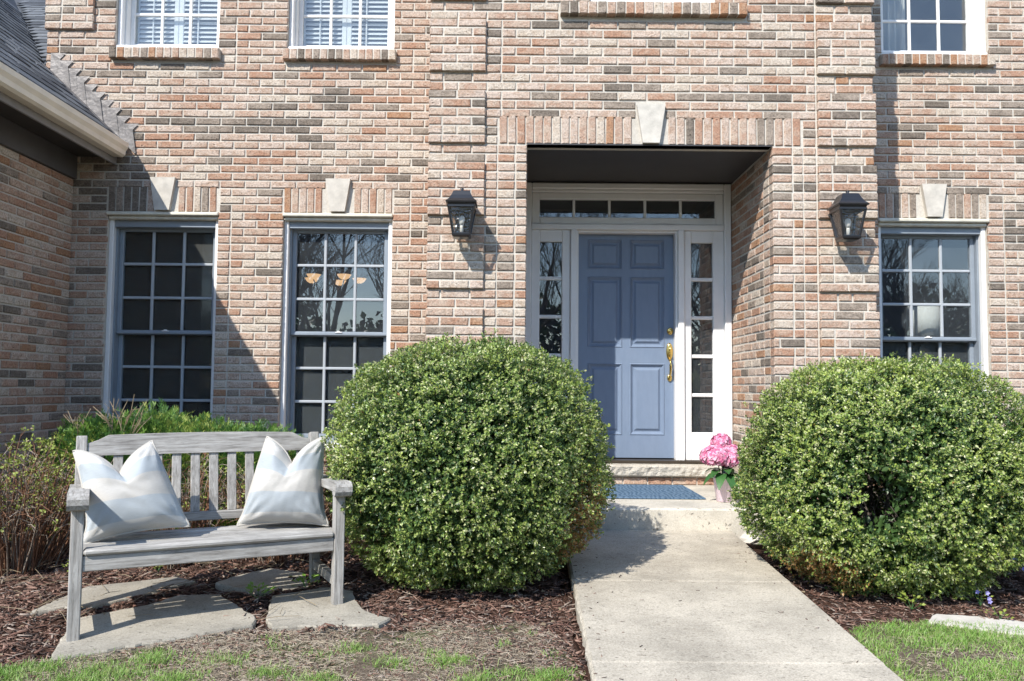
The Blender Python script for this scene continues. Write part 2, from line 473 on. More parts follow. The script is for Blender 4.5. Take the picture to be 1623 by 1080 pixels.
# ------------------------------------------------------------------ mesh builder
class MB:
    def __init__(s):
        s.v, s.f, s.mi = [], [], []
    def add(s, verts, faces, mi=0):
        o = len(s.v)
        s.v.extend([tuple(p) for p in verts])
        s.f.extend([tuple(i + o for i in f) for f in faces])
        s.mi.extend([mi] * len(faces))
    def box(s, a, b, mi=0):
        (x0, y0, z0), (x1, y1, z1) = a, b
        s.add([(x0, y0, z0), (x1, y0, z0), (x1, y1, z0), (x0, y1, z0), (x0, y0, z1), (x1, y0, z1), (x1, y1, z1), (x0, y1, z1)],
              [(3, 2, 1, 0), (4, 5, 6, 7), (0, 1, 5, 4), (1, 2, 6, 5), (2, 3, 7, 6), (3, 0, 4, 7)], mi)
    def cbox(s, a, b, c=0.003, mi=0):
        """box with chamfered edges"""
        a = [min(p, q) for p, q in zip(a, b)], [max(p, q) for p, q in zip(a, b)]
        lo, hi = a
        c = min(c, *[(h - l) * 0.45 for l, h in zip(lo, hi)])
        vs, idx = [], {}
        for sx in (0, 1):
            for sy in (0, 1):
                for sz in (0, 1):
                    sg = (sx, sy, sz)
                    for ax in range(3):
                        p = []
                        for k in range(3):
                            e = lo[k] if sg[k] == 0 else hi[k]
                            ins = c if sg[k] == 0 else -c
                            p.append(e if k == ax else e + ins)
                        idx[(sx, sy, sz, ax)] = len(vs)
                        vs.append(p)
        fs = []
        def q(*k):
            return tuple(idx[t] for t in k)
        for ax in range(3):
            o = [k for k in range(3) if k != ax]
            for sd in (0, 1):
                cs = []
                for (p, r) in ((0, 0), (1, 0), (1, 1), (0, 1)):
                    sg = [0, 0, 0]
                    sg[ax] = sd; sg[o[0]] = p; sg[o[1]] = r
                    cs.append((*sg, ax))
                f = q(*cs)
                flip = (sd == 0) != (ax == 1)
                fs.append(f[::-1] if flip else f)
        for ax in range(3):           # edges along ax
            o = [k for k in range(3) if k != ax]
            for p in (0, 1):
                for r in (0, 1):
                    k = []
                    for e in (0, 1):
                        sg = [0, 0, 0]
                        sg[ax] = e; sg[o[0]] = p; sg[o[1]] = r
                        k.append(tuple(sg))
                    f = q((*k[0], o[0]), (*k[1], o[0]), (*k[1], o[1]), (*k[0], o[1]))
                    fs.append(f)
        for sx in (0, 1):
            for sy in (0, 1):
                for sz in (0, 1):
                    fs.append(q((sx, sy, sz, 0), (sx, sy, sz, 1), (sx, sy, sz, 2)))
        # orient faces outwards
        ctr = Vector([(l + h) / 2 for l, h in zip(lo, hi)])
        out = []
        for f in fs:
            p = [Vector(vs[i]) for i in f]
            n = (p[1] - p[0]).cross(p[2] - p[0])
            m = sum(p, Vector()) / len(p)
            out.append(f if n.dot(m - ctr) >= 0 else f[::-1])
        s.add(vs, out, mi)
    def xf(s, start, mat):
        for i in range(start, len(s.v)):
            s.v[i] = tuple(mat @ Vector(s.v[i]))
    def bar(s, p0, p1, w, h, c=0.003, up=(0, 0, 1), mi=0):
        """chamfered bar from p0 to p1, w across, h along up"""
        p0, p1 = Vector(p0), Vector(p1)
        d = (p1 - p0)
        L = d.length
        d.normalize()
        u = Vector(up)
        u = (u - d * u.dot(d)).normalized()
        x = d.cross(u)
        st = len(s.v)
        s.cbox((-w / 2, 0, -h / 2), (w / 2, L, h / 2), c, mi)
        m = Matrix((( x.x, d.x, u.x, p0.x), (x.y, d.y, u.y, p0.y), (x.z, d.z, u.z, p0.z), (0, 0, 0, 1)))
        s.xf(st, m)
    def tube(s, pts, rads, n=6, mi=0, cap=True):
        pts = [Vector(p) for p in pts]
        if isinstance(rads, (int, float)):
            rads = [rads] * len(pts)
        vs, fs = [], []
        ref = Vector((0.13, 0.27, 0.95))
        for i, p in enumerate(pts):
            d = (pts[min(i + 1, len(pts) - 1)] - pts[max(i - 1, 0)])
            d = d.normalized() if d.length > 1e-9 else Vector((0, 0, 1))
            a = d.cross(ref)
            if a.length < 1e-3:
                a = d.cross(Vector((1, 0, 0)))
            a.normalize()
            b = d.cross(a)
            for k in range(n):
                t = 2 * PI * k / n
                vs.append(p + (a * math.cos(t) + b * math.sin(t)) * rads[i])
        for i in range(len(pts) - 1):
            for k in range(n):
                k2 = (k + 1) % n
                fs.append((i * n + k, i * n + k2, (i + 1) * n + k2, (i + 1) * n + k))
        if cap:
            fs.append(tuple(range(n))[::-1])
            fs.append(tuple((len(pts) - 1) * n + k for k in range(n)))
        s.add(vs, fs, mi)
    def lathe(s, prof, c=(0, 0, 0), n=24, mi=0, phase=0.0, sx=1.0):
        vs, fs = [], []
        for (r, z) in prof:
            for k in range(n):
                t = 2 * PI * k / n + phase
                vs.append((c[0] + r * math.cos(t) * sx, c[1] + r * math.sin(t), c[2] + z))
        for i in range(len(prof) - 1):
            for k in range(n):
                k2 = (k + 1) % n
                fs.append((i * n + k, i * n + k2, (i + 1) * n + k2, (i + 1) * n + k))
        if prof[0][0] > 1e-5: fs.append(tuple(range(n))[::-1])
        if prof[-1][0] > 1e-5: fs.append(tuple((len(prof) - 1) * n + k for k in range(n)))
        s.add(vs, fs, mi)
    def prism(s, poly, z0, z1, mi=0):
        """poly: list of 2-D points, counter-clockwise; extruded in z"""
        n = len(poly)
        s.add([(x, y, z0) for x, y in poly] + [(x, y, z1) for x, y in poly],
              [tuple(range(n))[::-1], tuple(range(n, 2 * n))] + [(i, (i + 1) % n, n + (i + 1) % n, n + i) for i in range(n)], mi)
    def mesh(s, name, mats, smooth=False):
        me = bpy.data.meshes.new(name)
        me.from_pydata(s.v, [], s.f)
        for m in (mats if isinstance(mats, (list, tuple)) else [mats]):
            me.materials.append(m)
        if any(s.mi):
            me.polygons.foreach_set('material_index', s.mi)
        if smooth:
            me.polygons.foreach_set('use_smooth', [True] * len(me.polygons))
        me.update()
        return me
    def build(s, name, mats, parent=None, smooth=False):
        return link(name, s.mesh(name, mats, smooth), parent)

def root_shift(o):
    m = Vector(o.location)
    return m

def link(name, data, parent=None, local=False, loc=None):
    """geometry is given in world axes; a child of a thing whose empty is moved keeps its place (parent inverse) unless local"""
    o = bpy.data.objects.new(name, data)
    COL.objects.link(o)
    if loc is not None:
        o.location = loc
    if parent is not None:
        o.parent = parent
        top = parent
        while top.parent is not None:
            top = top.parent
        if not local and parent is top and not top.get('local_axes'):
            o.matrix_parent_inverse = Matrix.Translation(-Vector(top.location))
    return o

def tag(o, label=None, cat=None, group=None, kind=None):
    if label: o['label'] = label
    if cat: o['category'] = cat
    if group: o['group'] = group
    if kind: o['kind'] = kind
    return o

def thing(name, label, cat, loc=(0, 0, 0), rz=0.0, group=None, local=False):
    o = bpy.data.objects.new(name, None)
    o.empty_display_size = 0.1
    COL.objects.link(o)
    o.location = loc
    o.rotation_euler = (0, 0, rz)
    tag(o, label, cat, group)
    if local:
        o['local_axes'] = 1
    return o

def np_mesh(name, V, F, mats, mi=None, smooth=False):
    """V (n,3) float, F (m,k) int faces of equal size"""
    me = bpy.data.meshes.new(name)
    n, m, k = len(V), len(F), F.shape[1]
    me.vertices.add(n)
    me.vertices.foreach_set('co', np.ascontiguousarray(V, dtype=np.float32).ravel())
    me.loops.add(m * k)
    me.loops.foreach_set('vertex_index', np.ascontiguousarray(F, dtype=np.int32).ravel())
    me.polygons.add(m)
    me.polygons.foreach_set('loop_start', np.arange(0, m * k, k, dtype=np.int32))
    for q in mats:
        me.materials.append(q)
    if mi is not None:
        me.polygons.foreach_set('material_index', np.ascontiguousarray(mi, dtype=np.int32))
    if smooth:
        me.polygons.foreach_set('use_smooth', np.ones(m, dtype=bool))
    me.update(calc_edges=True)
    me.validate()
    return me

def wave_noise(P, freq, seed, k=10):
    """smooth noise of unit size from a sum of random waves"""
    r = np.random.default_rng(seed)
    D = r.normal(size=(k, 3)) * freq
    ph = r.uniform(0, 2 * PI, k)
    return np.sin(P @ D.T + ph).sum(1) / math.sqrt(k / 2)

def norm(a):
    return a / np.maximum(np.linalg.norm(a, axis=1, keepdims=True), 1e-9)

def leaves(C, A, N, length, width, fold=0.25):
    """folded diamond leaves: centre base C, axis A, normal N -> V, F(tri), two triangles each"""
    A = norm(A)
    B = norm(np.cross(A, N))
    N2 = np.cross(B, A)
    L = np.asarray(length).reshape(-1, 1)
    W = np.asarray(width).reshape(-1, 1)
    p0 = C
    p1 = C + A * L * 0.48 + B * W * 0.5 + N2 * W * fold
    p2 = C + A * L
    p3 = C + A * L * 0.48 - B * W * 0.5 + N2 * W * fold
    n = len(C)
    V = np.stack([p0, p1, p2, p3], 1).reshape(-1, 3)
    b = np.arange(n)[:, None] * 4
    F = np.concatenate([b + np.array([[0, 1, 2]]), b + np.array([[0, 2, 3]])], 1).reshape(-1, 3)
    return V, F

# ------------------------------------------------------------------ places
WY = 6.87          # main wall face
BY = 6.00          # entry bay face
BX0, BX1 = -0.635, 2.70
PX0, PX1 = 0.10, 1.937     # porch opening
FY = 7.13          # door frame face
GX = -3.755        # garage wall face
HEAD = 2.573
COURSE = 0.0684
JT = 0.0130
BRL = 0.2055
TOP = 6.25

def gz(y):
    if np.isscalar(y):
        return 0.07 - 0.048 * (5.7 - max(min(y, 8.0), -3.0))
    return 0.07 - 0.048 * (5.7 - np.clip(y, -3.0, 8.0))

# ------------------------------------------------------------------ ground, beds, lawn
def grid_sheet(x0, x1, y0, y1, nx, ny, zf):
    X, Y = np.meshgrid(np.linspace(x0, x1, nx), np.linspace(y0, y1, ny))
    P = np.stack([X.ravel(), Y.ravel(), np.zeros(X.size)], 1)
    P[:, 2] = zf(P)
    i = np.arange(nx * ny).reshape(ny, nx)
    F = np.stack([i[:-1, :-1].ravel(), i[:-1, 1:].ravel(), i[1:, 1:].ravel(), i[1:, :-1].ravel()], 1)
    return P, F
V, F = grid_sheet(-260, 260, -260, 120, 80, 80, lambda P: gz(P[:, 1]) - 0.05)
g = link('ground', np_mesh('ground', V, F, [M['lawn']]))
tag(g, kind='structure')
EDGE_L = [(-7.0, 3.1), (-2.183, 3.319), (-2.074, 3.36), (-1.90, 3.39), (-1.69, 3.62), (-1.45, 3.70), (-1.2, 3.77), (-1.05, 3.756), (-0.55, 3.85), (-0.143, 3.95), (0.06, 3.93), (0.21, 3.75), (0.30, 3.45), (0.33, 2.6)]
EDGE_R = [(1.50, 3.2), (1.53, 3.75), (1.62, 3.90), (1.784, 3.965), (2.037, 3.985), (2.25, 3.95), (2.5, 3.86), (4.0, 3.6), (8.0, 3.5)]
def edge_y(x, edge):
    xs, ys = zip(*edge)
    return np.interp(x, xs, ys)
def bed_z(P):
    y = P[:, 1]
    z = gz(y) - 0.010 + 0.010 * wave_noise(P, 7, 11) + 0.006 * wave_noise(P, 28, 12) + 0.004 * wave_noise(P, 70, 13)
    return z
def bed(x0, x1, edge, nx, ny, y1):
    xs = np.linspace(x0, x1, nx)
    rows = []
    e = edge_y(xs, edge) + 0.025 * wave_noise(np.stack([xs, xs * 0, xs * 0], 1), 16, 5) + 0.012 * wave_noise(np.stack([xs, xs * 0, xs * 0], 1), 60, 6)
    for t in np.linspace(0, 1, ny) ** 1.4:
        y = e + (y1 - e) * t
        rows.append(np.stack([xs, y, np.zeros(nx)], 1))
    P = np.concatenate(rows)
    P[:, 2] = bed_z(P)
    P[:nx, 2] = gz(P[:nx, 1]) - 0.02
    i = np.arange(nx * ny).reshape(ny, nx)
    F = np.stack([i[:-1, :-1].ravel(), i[:-1, 1:].ravel(), i[1:, 1:].ravel(), i[1:, :-1].ravel()], 1)
    return P, F
def lawn_z(P):
    x, y = P[:, 0], P[:, 1]
    e = np.where(x < 0.9, edge_y(x, EDGE_L), edge_y(x, EDGE_R))
    return gz(y) - 0.004 + 0.006 * wave_noise(P, 9, 3) - 0.06 * np.clip((y - e - 0.015) / 0.06, 0, 1) - 0.05 * ((x > 0.33) & (x < 1.5))
V, F = grid_sheet(-7, 8, -2, 5.2, 500, 240, lawn_z)
g = link('lawn', np_mesh('lawn', V, F, [M['lawn']], smooth=True))
tag(g, kind='structure')
for (a, b, e, nx) in ((-5.2, 0.345, EDGE_L, 170), (1.53, 5.2, EDGE_R, 130)):
    V, F = bed(a, b, e, nx, 90, 6.9)
    o = link('mulch_bed', np_mesh('mulch_bed', V, F, [M['mulch']], smooth=True))
    tag(o, kind='structure')

# path: concrete slabs laid with tooled joints, rising to the porch step
def path_x(y, side):
    return (0.316 + 0.028 * (y - 3.2) / 1.7) if side == 0 else (1.499 + 0.011 * (y - 3.137))
path = bpy.data.objects.new('path', None)
COL.objects.link(path)
path.location = (0.92, 3.0, -0.05)
tag(path, kind='structure')
for k, (y0, y1) in enumerate(((-2.6, -0.9), (-0.9, 0.85), (0.85, 2.08), (2.08, 3.295), (3.295, 4.43), (4.43, 5.655))):
    m = MB()
    y0 += 0.0003; y1 -= 0.0003
    nx, ny = 14, 26
    bev = 0.012
    top = []
    for j in range(ny + 1):
        for i in range(nx + 1):
            u, v = i / nx, j / ny
            x = path_x(y0 + (y1 - y0) * v, 0) * (1 - u) + path_x(y0 + (y1 - y0) * v, 1) * u
            y = y0 + (y1 - y0) * v
            z = gz(y) + 0.062
            if i in (0, nx):
                z -= bev * (0.8 + 0.6 * random.random())
                x += random.uniform(-0.003, 0.003) + 0.005 * math.sin(y * 17 + i) * math.sin(y * 6.3 + 2)
            elif i in (1, nx - 1):
                x = x + (-1 if i == 1 else 1) * ((path_x(y, 1) - path_x(y, 0)) / nx - 0.012)
            if j in (0, ny):
                z -= 0.0012
            elif j in (1, ny - 1) and True:
                y += (-1 if j == 1 else 1) * ((y1 - y0) / ny - 0.010)
            top.append((x, y, z))
    W = nx + 1
    fs = [(j * W + i, j * W + i + 1, (j + 1) * W + i + 1, (j + 1) * W + i) for j in range(ny) for i in range(nx)]
    nt = len(top)
    ring = [i for i in range(W)] + [j * W + nx for j in range(1, ny + 1)] + [ny * W + i for i in range(nx - 1, -1, -1)] + [j * W for j in range(ny - 1, 0, -1)]
    bot = [(top[i][0], top[i][1], gz(top[i][1]) - 0.09) for i in ring]
    n = len(ring)
    for q in range(n):
        q2 = (q + 1) % n
        fs.append((nt + q, nt + q2, ring[q2], ring[q]))
    m.add(top + bot, fs)
    me = m.mesh('slab', M['concrete'])
    o = bpy.data.objects.new('slab', me)
    COL.objects.link(o)
    o.parent = path
    o.matrix_parent_inverse = Matrix.Translation(-Vector(path.location))

# porch slab with its front step
m = MB()
m.cbox((-0.02, 5.66, -0.05), (2.02, 5.99, 0.279), 0.014)
m.box((PX0 - 0.03, 5.985, -0.05), (PX1 + 0.03, 7.02, 0.2795))
o = m.build('porch_slab', M['porch_concrete'])
tag(o, kind='structure')

# ------------------------------------------------------------------ the house
house = thing('brick_house', 'two storey house of pale pink brick with a recessed blue front door', 'house', (1.03, 6.0, 0.1))

def wall_boxes(m, ax, u0, u1, z0, z1, n0, n1, holes):
    """solid wall in the plane of axis ax ('x': u is x and depth is y; 'y': u is y and depth is x) cut by rectangular holes"""
    us = sorted({u0, u1, *[h[0] for h in holes], *[h[1] for h in holes]})
    zs = sorted({z0, z1, *[h[2] for h in holes], *[h[3] for h in holes]})
    us = [u for u in us if u0 <= u <= u1]
    zs = [z for z in zs if z0 <= z <= z1]
    for i in range(len(us) - 1):
        run = None
        for j in range(len(zs) - 1):
            cu, cz = (us[i] + us[i + 1]) / 2, (zs[j] + zs[j + 1]) / 2
            solid = not any(h[0] < cu < h[1] and h[2] < cz < h[3] for h in holes)
            if solid and run is None:
                run = zs[j]
            if run is not None and (not solid or j == len(zs) - 2):
                ze = zs[j + 1] if solid else zs[j]
                if ax == 'x':
                    m.box((us[i], n0, run), (us[i + 1], n1, ze))
                else:
                    m.box((n0, us[i], run), (n1, us[i + 1], ze))
                run = None

BRICKS = []   # (centre, U, N, length, height, depth, colour, wall)
ORI = {}
def pick(weights):
    return random.choices(range(7), weights)[0]

def lay(wall, O, U, N, u0, u1, zbase, z0, z1, cuts, depth=0.03, weights=BRW, endl=True, bond0=0.0):
    """stretcher bond on the plane O + U*u + z, courses aligned to zbase"""
    O, U, N = Vector(O), Vector(U), Vector(N)
    k0 = math.ceil((z0 - zbase) / COURSE - 0.02)
    k1 = math.floor((z1 - zbase) / COURSE + 0.02)
    run = 0
    for k in range(k0, k1):
        za, zb = zbase + k * COURSE, zbase + (k + 1) * COURSE
        zc = (za + zb) / 2
        iv = [(u0, u1)]
        for (a, b, c, d) in cuts:
            if c < zc < d:
                nv = []
                for (p, q) in iv:
                    if b <= p or a >= q: nv.append((p, q)); continue
                    if a > p: nv.append((p, a))
                    if b < q: nv.append((b, q))
                iv = nv
        mod = BRL + JT
        off = bond0 + (k % 2) * mod / 2 + random.uniform(-0.004, 0.004)
        prev = None
        for (p, q) in iv:
            e = p
            while e < q - 0.012:
                nx = (math.floor((e - off) / mod + 1e-4) + 1) * mod + off
                if nx - e < 0.05: nx += mod * 0.5
                if q - nx < 0.05: nx = q + JT if q - nx > -JT else nx
                ee = min(nx - JT, q)
                if q - nx < 0.045: ee = q
                L = ee - e
                if L > 0.015:
                    c = pick(weights)
                    if prev is not None and random.random() < 0.08: c = prev
                    prev = c
                    ctr = O + U * (e + L / 2) + Vector((0, 0, zc - O.z))
                    BRICKS.append((ctr, U, N, L, COURSE - JT, depth, c, wall))
                e = max(ee + JT, nx) if ee < q else q
    return

def stack(wall, O, U, N, items, depth):
    """single bricks: (u centre, z centre, length along u, height, colour)"""
    O, U, N = Vector(O), Vector(U), Vector(N)
    for (u, z, L, h, c) in items:
        BRICKS.append((O + U * u + Vector((0, 0, z - O.z)), U, N, L, h, depth, c, wall))

X_, Y_ = (1, 0, 0), (0, 1, 0)
NF = (0, -1, 0)
# windows: name, x0, x1, z0, z1, face y
WIN = [('W1', -3.462, -2.515, 0.57, HEAD, WY), ('W2', -1.961, -1.029, 0.57, HEAD, WY), ('W3', 3.118, 4.055, 0.57, HEAD, WY),
       ('U1', -3.455, -2.555, 3.992, 5.96, WY), ('U2', -1.965, -1.040, 3.992, 5.96, WY), ('U3', 3.170, 4.100, 3.992, 5.96, WY),
       ('UC', 0.57, 1.52, 4.012, 5.90, BY)]
MREC = 0.010
# --- main wall left of the bay, and right of it
def win_cuts(x, z0, z1):
    return (x[1], x[2], x[3], x[4])
for (a, b, ids, wname) in ((-4.04, BX0 + 0.0, ('W1', 'W2', 'U1', 'U2'), 'wall'), (BX1, 5.6, ('W3', 'U3'), 'wall')):
    ws = [w for w in WIN if w[0] in ids]
    m = MB()
    wall_boxes(m, 'x', a + 0.006, b, -0.1, TOP, WY + MREC, WY + 0.27, [(w[1], w[2], w[3], w[4]) for w in ws])
    wl_ = m.build('wall', M['mortar'], house)
    cuts = []
    items = []
    for w in ws:
        cuts.append((w[1], w[2], w[3] - 0.001, w[4] + 0.001))
        if w[0][0] == 'W':                     # soldier course of bricks on end, keystone in the middle
            cx = (w[1] + w[2]) / 2
            hs = 0.2105
            cuts.append((w[1] - 0.012, w[2] + 0.012, HEAD, HEAD + hs + JT))
            cuts.append((cx - 0.112, cx + 0.112, HEAD, HEAD + 0.285))
            u = w[1] + 0.033
            while u < w[2]:
                if abs(u - cx) > 0.105:
                    items.append((u, HEAD + hs / 2 + 0.003, 0.055, hs, pick(BRW)))
                u += 0.0665
            kb = MB()
            y0, y1 = WY - 0.030, WY + 0.08
            a2, b2 = 0.062, 0.106
            z0, z1 = HEAD + 0.008, HEAD + 0.290
            kb.add([(cx - a2, y0, z0), (cx + a2, y0, z0), (cx + b2, y0, z1), (cx - b2, y0, z1), (cx - a2, y1, z0), (cx + a2, y1, z0), (cx + b2, y1, z1), (cx - b2, y1, z1)],
                   [(0, 1, 2, 3), (7, 6, 5, 4), (1, 0, 4, 5), (2, 1, 5, 6), (3, 2, 6, 7), (0, 3, 7, 4)])
            kb.build('keystone', M['limestone'], house)
        sw = (w[1] - 0.025, w[2] + 0.025)      # rowlock sill
        zt = w[3]
        cuts.append((sw[0], sw[1], zt - 0.105, zt + 0.001))
        n = round((sw[1] - sw[0]) / 0.0665)
        for i in range(n):
            u = sw[0] + (i + 0.5) * (sw[1] - sw[0]) / n
            ctr = Vector((u, WY - 0.055, zt - 0.052 - random.uniform(0, 0.003)))
            BRICKS.append((ctr, Vector(X_), Vector(NF), (sw[1] - sw[0]) / n - 0.009, 0.092, 0.21, random.choices(range(7), [3, 3, 2, 2, 2, 0.6, 1])[0], wl_))
        sm = MB()
        sm.box((sw[0] + 0.003, WY - 0.048, zt - 0.094), (sw[1] - 0.003, WY + 0.16, zt - 0.010))
        sm.build('sill', M['mortar'], house)
    stack(wl_, (0, WY, 0), X_, NF, items, 0.03)
    lay(wl_, (0, WY, 0), X_, NF, a, b if b < 0 else b, HEAD, 0.0, TOP, cuts, bond0=random.uniform(0, 0.2))
# second-storey corner quoin at the far left
m = MB()
m.box((-4.047, WY - 0.018, 4.158), (-3.640, WY + 0.02, TOP))
m.build('quoin_block', M['mortar'], house)
lay(house.children[0] if house.children else None, (0, WY - 0.026, 0), X_, NF, -4.052, -3.634, HEAD + 0.0, 4.10, TOP, [], depth=0.04, bond0=0.03)

# --- entry bay
LZ = 2.925          # underside of the porch opening
HS = 0.222
bcuts = [(PX0, PX1, -1, LZ), (WIN[6][1], WIN[6][2], WIN[6][3], WIN[6][4]), (0.34 - 0.012, 1.748 + 0.012, 3.885, 4.013)]
m = MB()
wall_boxes(m, 'x', BX0 + 0.006, BX1 - 0.006, -0.1, TOP, BY + MREC, BY + 0.14, [(PX0 - 0.006, PX1 + 0.006, -0.1, LZ - 0.006), (WIN[6][1], WIN[6][2], WIN[6][3], WIN[6][4])])
m.box((BX0 + 0.006, BY + 0.14, -0.1), (BX0 + 0.13, WY + 0.05, TOP))
m.box((BX1 - 0.13, BY + 0.14, -0.1), (BX1 - 0.006, WY + 0.05, TOP))
m.box((PX0 - 0.12, BY + 0.14, -0.1), (PX0 - 0.006, FY + 0.25, LZ + 0.2))
m.box((PX1 + 0.006, BY + 0.14, -0.1), (PX1 + 0.12, FY + 0.25, LZ + 0.2))
bay = m.build('wall', M['mortar'], house)
SX0, SX1 = -0.112, 2.156
bcuts.append((SX0, SX1, LZ, LZ + HS + 0.004))
kc = 1.026
bcuts.append((kc - 0.114, kc + 0.114, LZ, LZ + 0.30))
items = []
n = round((SX1 - SX0) / 0.0665)
for i in range(n):
    u = SX0 + (i + 0.5) * (SX1 - SX0) / n
    if abs(u - kc) > 0.108:
        items.append((u, LZ + HS / 2 - 0.004, (SX1 - SX0) / n - 0.011, HS - 0.012, pick(BRW)))
stack(bay, (0, BY, 0), X_, NF, items, 0.12)
kb = MB()
y0, y1, a2, b2, z0, z1 = BY - 0.03, BY + 0.1, 0.062, 0.107, LZ + 0.006, LZ + 0.298
kb.add([(kc - a2, y0, z0), (kc + a2, y0, z0), (kc + b2, y0, z1), (kc - b2, y0, z1), (kc - a2, y1, z0), (kc + a2, y1, z0), (kc + b2, y1, z1), (kc - b2, y1, z1)],
       [(0, 1, 2, 3), (7, 6, 5, 4), (1, 0, 4, 5), (2, 1, 5, 6), (3, 2, 6, 7), (0, 3, 7, 4)])
kb.build('keystone', M['limestone'], house)
# centre sill
sw, zt = (0.34, 1.748), 4.005
n = round((sw[1] - sw[0]) / 0.0700)
for i in range(n):
    u = sw[0] + (i + 0.5) * (sw[1] - sw[0]) / n
    BRICKS.append((Vector((u, BY - 0.055, zt - 0.052 - random.uniform(0, 0.003))), Vector(X_), Vector(NF), (sw[1] - sw[0]) / n - 0.009, 0.094, 0.21, random.choices(range(7), [3, 2, 1, 2, 3, 1, 1])[0], bay))
sm = MB()
sm.box((sw[0] + 0.003, BY - 0.048, zt - 0.096), (sw[1] - 0.003, BY + 0.1, zt - 0.010))
sm.build('sill', M['mortar'], house)
# quoin columns: six proud courses, two flush; the blocks stand 22 mm proud
ZB = LZ + HS
QB = 1.822          # lower edge of one block
quo = []
k = -3
while QB + k * 8 * COURSE < TOP:
    z0 = QB + k * 8 * COURSE
    quo.append((z0, z0 + 6 * COURSE))
    k += 1
QL, QR = (BX0 - 0.003, -0.214), (2.276, BX1 + 0.012)
for (qa, qb) in (QL, QR):
    for (z0, z1) in quo:
        if z1 < 0.1 or z0 > TOP - 0.1: continue
        bcuts.append((qa - 0.004, qb + (0.006 if qa < 0 else 0.0), z0 - 0.003, z1 - 0.003))
        m = MB()
        m.box((qa + 0.006, BY - 0.015, z0 + 0.012), (qb - 0.006, BY + 0.02, min(z1, TOP) - 0.006))
        m.build('quoin_block', M['mortar'], house)
        lay(bay, (0, BY - 0.024, 0), X_, NF, qa, qb, z0, z0, min(z1, TOP), [], depth=0.09, bond0=qa + (0.0 if qa > 0 else 0.107))
# control joints beside the quoins
for jx in (-0.120, 2.168):
    bcuts.append((jx - 0.005, jx + 0.005, -1, ZB))
bcuts.append((2.262, 2.276, -1, TOP))
lay(bay, (0, BY, 0), X_, NF, BX0, BX1, QB, 0.0, TOP, bcuts, depth=0.09, bond0=0.02)
# bay sides and porch reveals
lay(bay, (BX0, 0, 0), Y_, (-1, 0, 0), BY + 0.10, WY, HEAD, 0.0, TOP, [], bond0=0.05)
lay(bay, (BX1, 0, 0), Y_, (1, 0, 0), BY + 0.10, WY, HEAD, 0.0, TOP, [], bond0=0.05)
lay(bay, (PX0, 0, 0), Y_, (1, 0, 0), BY + 0.10, FY + 0.02, QB, 0.28, LZ - 0.003, [], bond0=0.02, weights=BRW_SIDE)
lay(bay, (PX1, 0, 0), Y_, (-1, 0, 0), BY + 0.10, FY + 0.02, QB, 0.28, LZ - 0.003, [], bond0=0.02, weights=BRW_SIDE)

# --- garage wing wall on the left
GY0 = 4.25
m = MB()
m.box((GX - 0.2, GY0, -0.15), (GX - MREC, WY, 3.05))
m.box((-7.0, GY0, -0.15), (GX - 0.2, GY0 + 0.2, 3.05))
gw = m.build('wall', M['mortar'], house)
lay(gw, (GX, 0, 0), Y_, (1, 0, 0), GY0, WY - 0.004, 2.845, -0.05, 2.846, [], weights=BRW_SIDE, bond0=0.1)

# water-stained bricks under the end of the gutter
for i, b in enumerate(BRICKS):
    if b[2][1] < -0.5 and abs(b[0].y - WY) < 0.02 and b[0].x < -2.9:
        q_ = ((b[0].x + 3.42) / 0.36) ** 2 + ((b[0].z - 2.83) / 0.26) ** 2
        if q_ < 1 and random.random() < 0.75:
            BRICKS[i] = b[:6] + (random.choice((4, 5, 5)),) + b[7:]
# --- bricks become objects (the 300 that show largest) or the joined rest
def brick_verts(L, H, D, rnd):
    c = 0.0045
    j = lambda s: rnd.uniform(-s, s)
    p = []
    for (sx, sz) in ((-1, -1), (1, -1), (1, 1), (-1, 1)):
        p.append((sx * L / 2 + j(0.0012), -D, sz * H / 2 + j(0.0010)))
    r = []
    for (sx, sz) in ((-1, -1), (1, -1), (1, 1), (-1, 1)):
        p.append((sx * L / 2 + j(0.0016), -c * rnd.uniform(0.9, 2.2), sz * H / 2 + j(0.0014)))
    for (sx, sz) in ((-1, -1), (1, -1), (1, 1), (-1, 1)):
        p.append((sx * (L / 2 - c * rnd.uniform(0.8, 1.8)), j(0.0012), sz * (H / 2 - c * rnd.uniform(0.8, 1.6))))
    fs = [(8, 9, 10, 11)]
    for a in range(4):
        b = (a + 1) % 4
        fs.append((4 + a, 4 + b, 8 + b, 8 + a))
        fs.append((a, b, 4 + b, 4 + a))
    return p, fs
# local frame: x along U, y = outward normal, z up  (front at y = 0)

fx = 1290.0
def screen(p):
    d = Vector(p) - Vector((0, 0, CAM_Z))
    return 811.5 + fx * d.x / d.y, 614 - fx * d.z / d.y, d
def hidden(x, y):
    for (cx, cy, rx, ry) in ((745, 738, 228, 214), (1392, 755, 236, 212)):
        if ((x - cx) / rx) ** 2 + ((y - cy) / ry) ** 2 < 1: return True
    return y > 690
cand = []
for i, b in enumerate(BRICKS):
    if abs(b[3] - BRL) > 0.004 or abs(b[4] - (COURSE - JT)) > 0.001: continue
    x, y, d = screen(b[0])
    if not (5 < x < 1618 and 2 < y < 1078) or hidden(x, y): continue
    facing = -Vector(b[2]).dot(d) / d.length
    if facing <= 0: continue
    cand.append((b[3] * b[4] * facing / d.length ** 2, i))
cand.sort(reverse=True)
solo = {i for _, i in cand[:290]}
rb = random.Random(3)
proto = {}
for c in range(7):
    for v in range(4):
        p, fs = brick_verts(BRL, COURSE - JT, 0.045, rb)
        mm = MB()
        mm.add(p, fs)
        proto[c, v] = mm.mesh('brick', BR[c])
rest = MB()
